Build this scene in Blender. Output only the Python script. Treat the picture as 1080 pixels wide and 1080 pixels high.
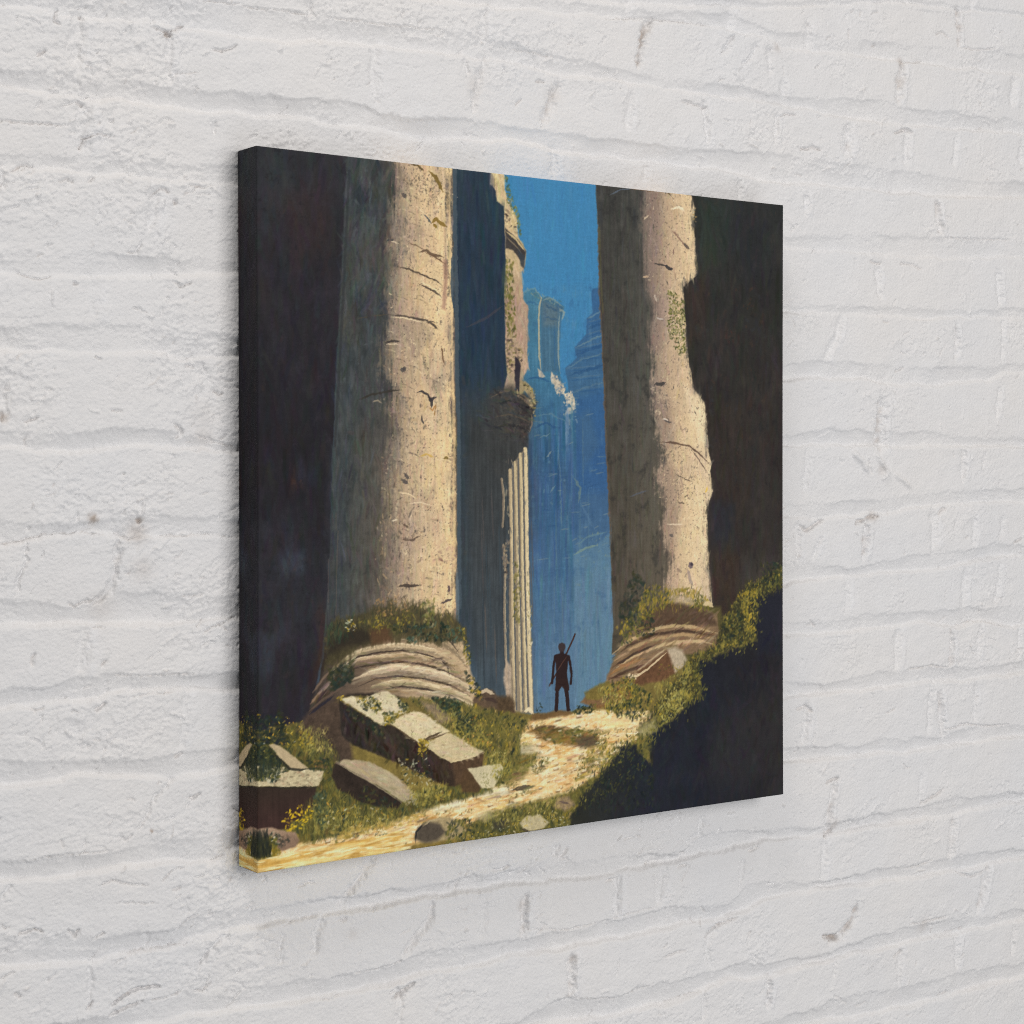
# A square gallery-wrapped canvas print hanging on a white painted brick wall.
import bpy, math
import numpy as np

RNG = np.random.default_rng(7)
SIZE = 0.6096           # side of the print in metres
DEPTH = 0.03524         # thickness of its stretcher
RELIEF = 1.45            # scale of the wall relief
WORLD = 0.17
KEY = 73
TOP = 26
LOW_FILL = 12  # energy of the added fill lamp below the print
DENOISE = False
LIGHT = 0.85              # brightness of a white sheet hung on this wall
HALF = SIZE / 2

scene = bpy.context.scene
for o in list(bpy.data.objects):
    bpy.data.objects.remove(o)


# ---------------------------------------------------------------- helpers
def S(text):
    """'x,y x,y ...' -> array of points"""
    return np.array([[float(v) for v in p.split(',')] for p in text.split()])


def lattice_noise(x, y, seed):
    """smooth gradient noise, about -1..1"""
    r = np.random.default_rng(seed)
    n = 256
    ang = r.uniform(0, 2 * math.pi, (n, n)).astype(np.float32)
    gx, gy = np.cos(ang), np.sin(ang)
    xi = np.floor(x).astype(np.int64)
    yi = np.floor(y).astype(np.int64)
    fx = (x - xi).astype(np.float32)
    fy = (y - yi).astype(np.float32)
    u = fx * fx * fx * (fx * (fx * 6 - 15) + 10)
    v = fy * fy * fy * (fy * (fy * 6 - 15) + 10)
    x0, x1, y0, y1 = xi % n, (xi + 1) % n, yi % n, (yi + 1) % n
    a = gx[y0, x0] * fx + gy[y0, x0] * fy
    b = gx[y0, x1] * (fx - 1) + gy[y0, x1] * fy
    c = gx[y1, x0] * fx + gy[y1, x0] * (fy - 1)
    d = gx[y1, x1] * (fx - 1) + gy[y1, x1] * (fy - 1)
    return (a + (b - a) * u + (c - a) * v + (a - b - c + d) * u * v) * 1.5


def fbm(x, y, seed, octaves=4, gain=0.5):
    out, amp, tot = 0, 1.0, 0
    for k in range(octaves):
        out = out + amp * lattice_noise(x * 2 ** k + 17.3 * k, y * 2 ** k + 9.1 * k, seed + k)
        tot += amp
        amp *= gain
    return out / tot


def sstep(a, b, x):
    t = np.clip((x - a) / (b - a), 0, 1)
    return t * t * (3 - 2 * t)


def seg_dist(px, py, pts):
    """distance to a polyline and position 0..1 along it"""
    best = np.full(px.shape, 1e9)
    along = np.zeros(px.shape)
    seg = np.hypot(*(pts[1:] - pts[:-1]).T)
    total = seg.sum() + 1e-9
    run = 0
    for (ax, ay), (bx, by), L in zip(pts[:-1], pts[1:], seg):
        dx, dy = bx - ax, by - ay
        t = np.clip(((px - ax) * dx + (py - ay) * dy) / (L * L + 1e-12), 0, 1)
        d = np.hypot(px - ax - t * dx, py - ay - t * dy)
        m = d < best
        best = np.where(m, d, best)
        along = np.where(m, (run + t * L) / total, along)
        run += L
    return best, along


def grid_mesh(name, co, nu, nv, mat, parent=None, colours=None, smooth=True, flip=False):
    """co: (nv*nu,3) row-major grid of points -> one mesh object"""
    me = bpy.data.meshes.new(name)
    idx = np.arange(nu * nv).reshape(nv, nu)
    q = np.stack([idx[:-1, :-1], idx[:-1, 1:], idx[1:, 1:], idx[1:, :-1]], -1).reshape(-1, 4)
    if flip:
        q = q[:, ::-1]
    nf = len(q)
    me.vertices.add(nu * nv)
    me.vertices.foreach_set('co', co.astype(np.float32).ravel())
    me.loops.add(nf * 4)
    me.loops.foreach_set('vertex_index', q.astype(np.int32).ravel())
    me.polygons.add(nf)
    me.polygons.foreach_set('loop_start', (np.arange(nf) * 4).astype(np.int32))
    me.update(calc_edges=True)
    me.polygons.foreach_set('use_smooth', np.full(nf, smooth))
    if colours is not None:
        at = me.color_attributes.new('Col', 'FLOAT_COLOR', 'POINT')
        c4 = np.ones((nu * nv, 4), np.float32)
        c4[:, :3] = colours.reshape(-1, 3)
        at.data.foreach_set('color', c4.ravel())
    me.materials.append(mat)
    ob = bpy.data.objects.new(name, me)
    scene.collection.objects.link(ob)
    if parent:
        ob.parent = parent
    return ob


def new_material(name):
    m = bpy.data.materials.new(name)
    m.use_nodes = True
    nt = m.node_tree
    return m, nt, nt.nodes['Principled BSDF']


# ---------------------------------------------------------------- the brick wall
# Wall plane: x to the right, z up, millimetres below. Height is towards the room.
def axis(lo, hi, step, far_lo, far_hi, n=46):
    mid = np.arange(lo, hi + step / 2, step)
    g = (np.linspace(0, 1, n) ** 1.6)[1:]
    return np.concatenate([(lo - g * (lo - far_lo))[::-1], mid, hi + g * (far_hi - hi)])


gx = axis(-545, 745, 1.0, -900, 1100)
gz = axis(-655, 612, 1.0, -950, 900)
NX, NZ = len(gx), len(gz)
X, Z = np.meshgrid(gx, gz)
wx = X + 3.5 * fbm(X / 34, Z / 34, 11, 4)
wz = Z + 3.4 * fbm(X / 34, Z / 30, 21, 5, 0.62) + 0.7 * lattice_noise(X / 5, Z / 4, 27)
wzc = Z + 0.5 * fbm(X / 9, Z / 9, 25, 3)

# bed joints, top to bottom: underside of the course above | upper edge of the course below
BEDS = [
    (S("-541.6,446.9 -286.5,475.2 99.1,507.2 316.6,522.4 497.3,537.4 733.9,560.1"), S("-541.6,435.2 -286.5,460.6 99.1,491.4 316.6,517.4 520.4,553.4 615.8,558.8 682.3,565.1 733.9,566.9"), .7),
    (S("-511.5,441.6 -286.5,464.6 -15.7,483.4 99.1,485.8 262.6,502.7 316.5,495.5 497.3,504.8 682.3,520.7 733.9,523"), S("-511.5,431.2 -286.6,450.8 -15.8,469.1 123.2,478 239,487.7 316.5,485.5 337.2,478.3 477.6,486.5 567.4,489.5 733.9,497.2"), .8),
    (S("-511.6,411.9 -440.9,418 -383.1,424.3 -335.7,428.1 -286.6,429.7 -216.5,431.6 -152.8,433.8 -85.9,437.9 -15.8,435.1 54.4,431.6 147.6,424.8 210.4,428.7 351.1,427.8 489.7,440.8 543.8,436.4 643.8,440 734,444.3"), S("-511.6,399.2 -441,400.4 -383.1,403.1 -348.9,403.2 -286.6,403.7 -192.4,412.3 -130.5,414.6 -78.5,414.4 -15.8,419 40.5,411.6 83.6,415.1 245.4,415.4 316.5,418.7 386.5,416.6 430,413.2 508.1,416.5 615.8,421.6 734,429.7"), 1.),
    (S("-511.7,349.4 -453.1,354.5 -416.6,354.4 -364.5,352.1 -304.8,356 -286.7,354.9 -192.5,360.1 -155.9,353.2 -117.3,353.2 -91.3,358.7 -15.9,357.2 69.4,357.1 223.3,358.6 316.5,365.9 459.6,364.4 523.5,366.2 615.8,362.8 734,371.2"), S("-511.7,337.5 -433,332.4 -412.5,337.9 -349,334.1 -286.8,337.9 -257.3,340.3 -192.5,339.1 -112.1,334.7 -15.9,344.6 40.4,338.6 99,339.7 172.3,340.2 255.9,340.3 316.5,336 440.3,339.8 535.9,339.7 615.8,344.3 734,353.2"), 1.2),
    (S("-511.9,283.9 -400.2,288.7 -366.3,288 -304.9,291.5 -16,286.4 344.1,278.1 452.1,288.9 591.5,295.7 711.5,301 734,302.6"), S("-511.9,271.2 -492.7,274.5 -416.8,273.2 -343,275.9 -305,275.3 -16,272.1 344.1,266 452.1,269.2 551.6,269.4 690.9,278.4 734,281.2"), .55),
    (S("-512,206.5 -453.4,210.4 -349.2,211.1 -305.1,213.1 -16.1,207.5 344.1,206.6 528.2,212.6 643.9,213.8 734.1,222.6"), S("-512.1,188.6 -463.8,189.2 -370.8,194.7 -305.1,199.4 -16.1,196.8 344.1,197.6 459.6,201.9 520.4,201.6 554.8,197.8 599.6,205.2 657.2,207.9 734.1,209.1"), .6),
    (S("-512.2,146.9 -487.5,149.5 -457.6,149.3 -423.6,153 -392.1,151.3 -345,149.3 -305.2,149.3 -16.1,144.8 344,142.2 393.6,149.8 523.5,145.5 583.5,147.3 674,151 734.1,156.2"), S("-512.2,127.6 -464,129.2 -433.5,127.2 -392.1,130.2 -353.7,127.5 -305.2,130.7 -16.2,126.9 344,125.1 386.4,129.2 459.5,131.1 515.8,124.1 583.5,125.7 674,134.4 699.5,141.8 734.1,146.1"), .9),
    (S("-512.4,68.7 -487.7,65.2 -437.6,64.1 -417.2,68.2 -371.1,64.7 -345.2,62.5 -305.4,55.5 -16.2,64.1 344,68.7 400.8,75.3 575.5,72.6 632.3,68.7 734.1,67.2"), S("-512.4,51.6 -473.6,48.7 -433.6,49.6 -400.6,54.3 -366.8,53.7 -305.4,47.5 -16.2,51.5 344,55.6 393.6,57.8 520.4,56.3 615.9,57.7 734.1,57.1"), 1.),
    (S("-512.5,-4.3 -457.9,-9.9 -392.4,-3.5 -305.5,-7.5 -16.3,-5.9 344,-3.8 415.3,-4.9 497.3,-0.7 575.5,5.8 734.2,7.5"), S("-512.6,-22.9 -493.3,-22.7 -473.8,-17.9 -433.8,-17.4 -413.3,-20.2 -371.2,-21.2 -305.5,-22.9 -16.3,-22 344,-20 415.3,-21.3 497.3,-17.6 551.6,-12.2 665.6,-8.4 734.2,-8.3"), .7),
    (S("-512.7,-66.9 -493.4,-70 -454.1,-75.6 -437.9,-71 -417.5,-64.2 -392.5,-67.6 -327.9,-72 -305.6,-73 -16.4,-72.3 344,-68.3 367.9,-63 389.2,-71.9 440.2,-76.8 505,-70.6 583.5,-62.4 640.6,-63 682.5,-55.3 734.2,-59"), S("-512.7,-89.2 -454.1,-89.4 -424.1,-93.3 -349.8,-93.3 -305.6,-93.2 -16.4,-90.2 341.2,-91.4 386.4,-87.1 459.5,-84.8 575.5,-82.6 657.3,-75.6 734.2,-72.5"), 1.1),
    (S("-512.8,-138.4 -468.5,-139.5 -448.6,-134.1 -424.2,-132.7 -382.5,-136.4 -343.8,-138.3 -305.7,-140.1 -16.5,-136.9 343.9,-129.8 403.6,-134 467,-127.9 551.7,-130 615.9,-129.9 677.5,-130.7 734.2,-130"), S("-512.9,-153.4 -474.1,-152.7 -438.1,-151.7 -403.6,-148.2 -349.9,-149.8 -305.8,-155.5 -16.5,-151.3 341.1,-145.8 422.5,-146.3 512.7,-146.1 551.7,-141.8 611,-151.5 657.3,-146.3 716.9,-155 734.2,-154.8"), 1.),
    (S("-513,-194.4 -424.3,-203 -382.7,-205.5 -361.3,-203.6 -345.7,-201.1 -305.8,-204.9 -16.6,-201.5 343.9,-195.3 422.5,-200 459.5,-195.4 528.2,-193.8 575.5,-192.7 635.7,-200 734.3,-197.7"), S("-513,-215.3 -464.7,-216.6 -450.3,-212 -392.8,-220.2 -367.4,-223.6 -337,-222.8 -305.9,-220.3 -16.6,-219.5 341.1,-212.3 400.7,-210.7 459.5,-211 536,-211.4 635.7,-212.1 734.3,-212.3"), .95),
    (S("-513.1,-274.9 -462.5,-275.5 -438.4,-277 -413.8,-277 -395.5,-278.6 -380.3,-272.6 -350.2,-275.5 -306,-272.9 -16.6,-268 343.9,-264.9 447.6,-271.5 497.3,-269.8 591.6,-275.1 649,-267 699.7,-272.5 734.3,-273.3"), S("-513.2,-289.1 -464.9,-292.7 -413.8,-293.4 -371.8,-293.4 -328.3,-299.1 -315,-294.4 -306,-291.5 -16.7,-285.9 343.9,-279 386.3,-281.1 497.3,-284.6 554.8,-286.8 635.7,-286.7 734.3,-287.9"), 1.1),
    (S("-513.3,-334.6 -480.8,-333.6 -434.5,-346.1 -405.6,-347.4 -363.3,-350 -337.2,-340.3 -315.1,-342 -288,-342.7 -213,-344.4 -118.3,-348.2 -38.7,-345.9 -16.7,-347 36.3,-341.3 65.2,-349.6 98.3,-349.3 134.6,-352.1 190.7,-357.3 209.9,-350.1 238.4,-341 309.3,-347.5 386.3,-354.7 459.5,-350.9 543.8,-351.1 607.8,-347.4 734.3,-352.3"), S("-513.3,-358.5 -438.6,-365.5 -405.7,-364.6 -361.6,-362.9 -328.4,-360.9 -288,-359 -241.6,-360.2 -193.6,-360.6 -143.8,-359.3 -79.6,-359.8 -16.7,-360.5 53.5,-366.5 112.7,-366.2 174.3,-365.8 238.4,-363.4 316.1,-360.4 379.1,-363 418.1,-365.7 477.5,-364.6 594.8,-366.6 734.3,-364.7"), 1.15),
    (S("-513.4,-406.3 -466.7,-409.6 -418.2,-411.4 -393.2,-404.2 -361.7,-402.6 -319.7,-413.9 -288.1,-411.2 -253.9,-411.2 -186.8,-416.6 -136.8,-412.1 -118.3,-408.1 -65.8,-410.3 -16.8,-412.6 39.6,-413.2 68.7,-416.7 92.3,-411 143.2,-412.9 186.9,-408.8 216.3,-414.9 264.8,-417 284.9,-401.1 316.1,-404.4 386.3,-413 489.7,-413.4 575.5,-414 657.4,-415.8 734.4,-421.1"), S("-513.5,-420.4 -418.2,-427 -350.5,-425.2 -288.1,-428.3 -230.4,-432.7 -159.1,-434.1 -123.5,-429.8 -65.8,-430.6 -16.8,-428.8 53.5,-431.8 98.3,-429.6 143.2,-432.8 197,-431.4 255.5,-433.4 288.9,-429.4 316.1,-421.4 403.5,-422.5 497.3,-428.2 583.5,-431.3 669.1,-431.7 734.4,-431.3"), 1.15),
    (S("-513.6,-469 -260.6,-481 -9.1,-491.3 45.3,-477.4 68.6,-484.2 110.2,-489.6 143.1,-484 190.6,-487.3 238.3,-484.6 268.7,-482.7 316.1,-489.5 400.6,-493 489.6,-484.1 551.7,-483.9 607.8,-485.8 734.4,-494.5"), S("-513.6,-487.6 -260.6,-497.5 51.1,-502.3 98.2,-509 128.4,-506.9 174.2,-508.4 229.2,-502.6 264.7,-496.8 316.1,-503.5 367.7,-503 422.4,-500.6 497.3,-502.1 616,-503.4 734.4,-505.8"), 1.15),
    (S("-513.7,-536.2 -60.6,-555.5 316.1,-550.5 386.2,-551 410.8,-543 497.3,-548.6 616,-550.5 734.4,-556.6"), S("-513.8,-551.1 -60.6,-573.2 403.5,-566.4 459.4,-571.4 575.5,-575.1 657.4,-572.8 734.4,-573.6"), 1.1),
]
# further courses outside the picture
def far_bed(z0, tilt, amt, k):
    r = np.random.default_rng(500 + k)
    xs = np.linspace(-900, 1100, 30)
    base = z0 + tilt * xs
    return (np.stack([xs, base + 8 + r.normal(0, 2, 30)], -1),
            np.stack([xs, base - 8 + r.normal(0, 2, 30)], -1), amt)
def lin_ext(xs, pts):
    y = np.interp(xs, pts[:, 0], pts[:, 1])
    s0 = (pts[-1, 1] - pts[0, 1]) / (pts[-1, 0] - pts[0, 0])
    y = np.where(xs < pts[0, 0], pts[0, 1] + s0 * (xs - pts[0, 0]), y)
    return np.where(xs > pts[-1, 0], pts[-1, 1] + s0 * (xs - pts[-1, 0]), y)
for k in range(6):
    BEDS.insert(0, far_bed(618 + 78 * k, 0.015, 1, k))
    BEDS.append(far_bed(-740 - 78 * k, 0.01, 1, 20 + k))

H = np.zeros_like(X)
bed_zone = np.zeros_like(X)
xs_all = gx
bed_mid = []
for k, (up, lo, amt) in enumerate(BEDS):
    up = up[np.argsort(up[:, 0])]
    lo = lo[np.argsort(lo[:, 0])]
    mu, ml = lin_ext(gx, up), lin_ext(gx, lo)
    bed_mid.append(0.5 * (mu + ml))
    j0, j1 = np.searchsorted(gz, [min(mu.min(), ml.min()) - 22, max(mu.max(), ml.max()) + 22])
    sl = slice(j0, j1)
    if j1 <= j0:
        continue
    x, z, w_x, w_z = X[sl], Z[sl], wx[sl], wz[sl]
    zu, zl = lin_ext(w_x, up), lin_ext(w_x, lo)
    zu = zu + 1.5 * fbm(x / 9, z / 7, 140 + k, 3, .65) + 2.4 * lattice_noise(x / 26, z / 60, 170 + k)
    zl = zl + 1.3 * fbm(x / 9, z / 7, 160 + k, 3, .65) + 1.8 * lattice_noise(x / 30, z / 60, 190 + k)
    zu = np.maximum(zu, zl + 5)
    q = 0.5 + 0.5 * lattice_noise(x / 38, z / 200 + k, 31 + k)
    step = sstep(0, 1, (zu + 1.2 - w_z) / (1.6 + 5.5 * q))                 # broken underside of the brick above
    ramp_ = np.clip((zu + 2 - w_z) / np.maximum(zu - zl, 8), 0, 1)         # mortar struck back towards its foot
    lip = sstep(0, 1, (w_z - zl + 3.0) / (5.2 + 2.2 * lattice_noise(x / 50, z / 200, 61 + k)))
    vary = 0.85 + 0.55 * lattice_noise(x / 70, z / 300, 91 + k)
    first = 0.06 + 0.36 * sstep(-0.1, 0.8, lattice_noise(x / 24, z / 200, 131 + k))
    prof = step * lip
    H[sl] -= 3.5 * amt * vary * prof * (first + (1 - first) * ramp_)
    bed_zone[sl] = np.maximum(bed_zone[sl], prof)

# brick faces: each course leans and stands a little differently
course = np.zeros_like(X, dtype=np.int64)
for m in bed_mid:
    course += (Z < m[None, :])
tone = lattice_noise(X / 95 + 3.7 * course, course * 7.31 + 0.5, 205)
H += 1.0 * tone * (1 - bed_zone)
H += 1.0 * fbm(X / 75, Z / 60, 210, 3)

# head joints: path, width mm, depth mm, ridge (a raised smear beside the groove)
HEADS = [
    (S("-447.4,398.7 -449.1,377.9 -446.7,359.1"), 10, 2.0, 1), (S("-366.1,394.5 -367.9,376.9 -366.2,358.2"), 7, 1.8, 1), (S("-369.6,396.4 -367,393.6"), 5, 4, 0),
    (S("-166.8,415.7 -169.8,389.9 -164.9,364.1"), 9, 1.7, 1), (S("-45.4,416.9 -54,395.5 -59.4,367.5"), 7, 2.6, 0), (S("-70.1,413.8 -65.8,398.5"), 4, 2.0, 0),
    (S("41.7,406.2 32.5,387.8 22.2,365.8"), 10, 3.2, 0), (S("129.2,403.7 125.5,371.4"), 9, 1.8, 1), (S("225.9,409.3 229.8,388.4 232.4,367.3"), 7, 2.2, 1),
    (S("330.3,409.3 327.5,379"), 6, 2.2, 1), (S("434.4,404.4 438.8,388.3 432.9,373.3"), 11, 2.4, 1), (S("532.8,413.9 531.3,374.4"), 8, 2.2, 1),
    (S("614.2,414.9 610.9,379.8"), 6, 1.2, 1), (S("730.5,418.1 728.8,393.2"), 7, 2.2, 1),
    (S("-47.5,460.9 -50.7,435.7"), 9, 1.8, 1), (S("-233.7,444 -232.7,430.9"), 5, 1.6, 0), (S("160,482.3 151.3,472.6 143.9,454.6 140.2,433.3"), 7, 4.8, 0),
    (S("267.9,480.9 260,470 252,461.1"), 5, 2.8, 0), (S("298.8,477.2 296.1,464.9 281.3,453.1"), 5, 2.0, 0), (S("319.3,475.9 322,448.3"), 7, 2.4, 0),
    (S("338.6,442.4 341.4,424.6"), 8, 1.8, 1), (S("523.5,485 520.4,462.3 517.3,442.9"), 9, 3.6, 1), (S("718.3,493 713.1,461.1"), 10, 2.0, 1),
    (S("617.4,561.2 619,539.6 620.7,518.1"), 6, 3.4, 1), (S("375.1,509.7 378,485.7"), 9, 1.8, 1), (S("264,513.7 262.6,490"), 10, 1.4, 1), (S("126.8,497.3 124.4,476.3"), 8, 1.6, 1),
    (S("-443.6,327.4 -444.4,309.7 -442.8,290.7"), 10, 1.8, 1), (S("-326.2,327.9 -323.6,317.8"), 3.5, 1.8, 0), (S("-479.3,326.3 -479.3,320.3"), 3, 1.4, 0),
    (S("373.7,325.9 372.2,304.4"), 7, 2.2, 1), (S("580.2,335.9 583.4,316.8 589.9,300"), 7, 3.4, 1), (S("34.7,338 33.5,316"), 9, 1.6, 1),
    (S("150,336.1 147.5,320.8"), 7, 1.2, 1), (S("275.9,332.3 274.5,316.4"), 7, 1.6, 1),
    (S("-381.7,265.4 -383.4,248 -385.2,232.2"), 8, 1.5, 1), (S("-508.8,267.8 -510.4,257.2"), 5, 2.2, 0), (S("483.6,254.5 486.7,221.1"), 7, 1.7, 1), (S("687.5,263.7 691,225"), 8, 2.4, 1),
    (S("-437.4,188.5 -435.8,157.1"), 11, 1.0, 1), (S("425.5,195.2 421.1,175.4 400.8,151.1"), 8, 2.1, 1), (S("612.6,194.9 615.8,177.6 612.6,157.9"), 7, 2.8, 1), (S("697.8,205.3 696.1,158.4"), 5, 1.4, 1),
    (S("-342.4,123.9 -330.2,101.9 -323.2,77.9"), 14, 1.2, 0), (S("-508.5,101.6 -507,71.8"), 6, 2.0, 0), (S("491.2,107.7 486.7,88.7 489.7,51.9"), 13, 3.8, 1), (S("692.7,124.9 685.9,91.4"), 6, 2.0, 1),
    (S("376.4,52.7 372.1,5.9"), 7, 1.4, 1), (S("627.4,53.4 625.7,18.4"), 7, 2.6, 1), (S("665.6,49.1 658.9,30.3"), 4, 1.8, 0),
    (S("-491,-25 -491.8,-44.5 -497.3,-53.3 -498.8,-64.5"), 3, 2.0, 0), (S("-413.3,-24.1 -415,-41.1 -416.6,-56.5 -423.2,-67.1 -433.9,-74.3"), 5, 2.8, 0),
    (S("360.8,-26.4 360.8,-64.8"), 7, 2.0, 1), (S("397.9,-41.5 383.5,-65.6"), 5, 1.6, 1), (S("468.5,-26.5 465.5,-47.4 461,-66"), 7, 3.6, 1), (S("575.5,-17.9 575.5,-58.9"), 11, 2.2, 1), (S("645.6,-24.6 643.9,-57.6"), 8, 1.8, 1), (S("697.9,-25.6 694.5,-49"), 6, 2.0, 0),
    (S("-443.6,-93.8 -445.3,-115.1 -446.9,-130.3"), 9, 1.5, 1), (S("437.2,-86 434.3,-124.2"), 8, 1.0, 1), (S("629,-86.7 625.8,-128.2"), 9, 1.7, 1), (S("692.8,-82.4 682.6,-126.5"), 7, 1.4, 1),
    (S("-353.4,-154.3 -355.2,-176.4 -358.7,-198.3"), 7, 1.1, 1), (S("-449.4,-168.4 -448.7,-195.3"), 10, 1.0, 0), (S("517.3,-150.6 514.2,-190.7"), 10, 2.0, 1), (S("604.5,-153.3 607.8,-175.2 604.5,-195.7"), 6, 3.2, 1), (S("657.3,-151.8 652.3,-190.1"), 6, 1.8, 1), (S("727.3,-155.6 723.8,-193.6"), 5, 1.4, 1),
    (S("373.5,-219.9 372,-243.1 366.4,-263"), 9, 2.3, 1), (S("570.7,-218.2 567.5,-267.5"), 6, 1.8, 0), (S("586.7,-223.8 588.3,-245.5 593.2,-274.2"), 8, 3.0, 1),
    (S("-363.9,-223.2 -375.9,-233.8 -384.4,-244.6 -395.4,-263.7"), 2.6, 1.8, 0), (S("649,-219.6 645.6,-261.2"), 7, 1.3, 1),
    (S("-352.9,-324.5 -353.8,-340.3"), 5, 1.2, 0), (S("-504,-292.6 -509.4,-303.8"), 4, 1.8, 0), (S("-171.9,-316.1 -179.8,-327 -191.6,-338.9 -203.3,-350.8"), 8, 2.8, 0), (S("37.4,-331.4 34,-341"), 5, 2.2, 0), (S("225.4,-324.8 220.2,-341.7 203.5,-349.3"), 6, 1.8, 0),
    (S("415.2,-309.7 409.4,-333.8 403.5,-364"), 7, 3.2, 1), (S("554.8,-315.8 551.7,-344.4"), 6, 1.4, 1),
    (S("-438.6,-367.8 -437.8,-384.8 -439.5,-404.5"), 4, 1.4, 0), (S("-315.1,-363.8 -327.6,-369.9 -339.9,-380.7"), 4, 2.4, 0), (S("-331.1,-395 -336.4,-406.9"), 3, 1.4, 0),
    (S("-263.2,-369.3 -264.2,-399.6"), 3, 1.2, 0), (S("-221.7,-363.2 -228.4,-374.7 -230.3,-393.6"), 7, 2.4, 0), (S("-105.8,-363 -108,-380.2 -121.4,-391.1 -137.8,-406.7"), 6, 2.8, 0), (S("-47.4,-375.8 -51.8,-406.3"), 7, 1.2, 0),
    (S("1.1,-372.9 -2.3,-391.4 -3.5,-412"), 8, 3.4, 1), (S("112.7,-370.8 110.3,-410.8"), 8, 2.2, 1), (S("171.8,-368.3 164.3,-406.4"), 9, 1.6, 1), (S("280.8,-376.8 278.1,-398.2"), 6, 1.6, 0),
    (S("400.7,-368.8 397.8,-414.6"), 8, 1.6, 1), (S("611.1,-369.6 607.8,-391 606.2,-416.9"), 8, 2.8, 1),
    (S("-142.9,-440.3 -140.9,-454.4 -144,-472.8"), 6, 1.6, 0), (S("-125.6,-436.4 -145,-445.1"), 5, 2.8, 0), (S("55.8,-439.6 54.6,-457.8 53.4,-477.9"), 7, 3.2, 1), (S("251.5,-435.7 235.7,-445.1 229.2,-459.7 238.3,-482.6"), 7, 2.0, 0),
    (S("452,-448 444.6,-462.6 429.8,-474.9 409.3,-480"), 7, 4.2, 0), (S("669.1,-434 664.1,-459.9 654,-482.8"), 9, 3.0, 1),
    (S("227.9,-502.3 225.3,-533"), 6, 2.2, 0), (S("419.5,-502.2 415.1,-520.1"), 4, 2.0, 0), (S("520.4,-505.8 517.3,-547.8"), 7, 1.6, 1), (S("616,-504.5 614.4,-542.5"), 8, 1.8, 1), (S("717,-508.8 713.6,-542"), 6, 2.4, 0), (S("320.2,-502.2 317.4,-535.8"), 6, 3.2, 1),
]
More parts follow.
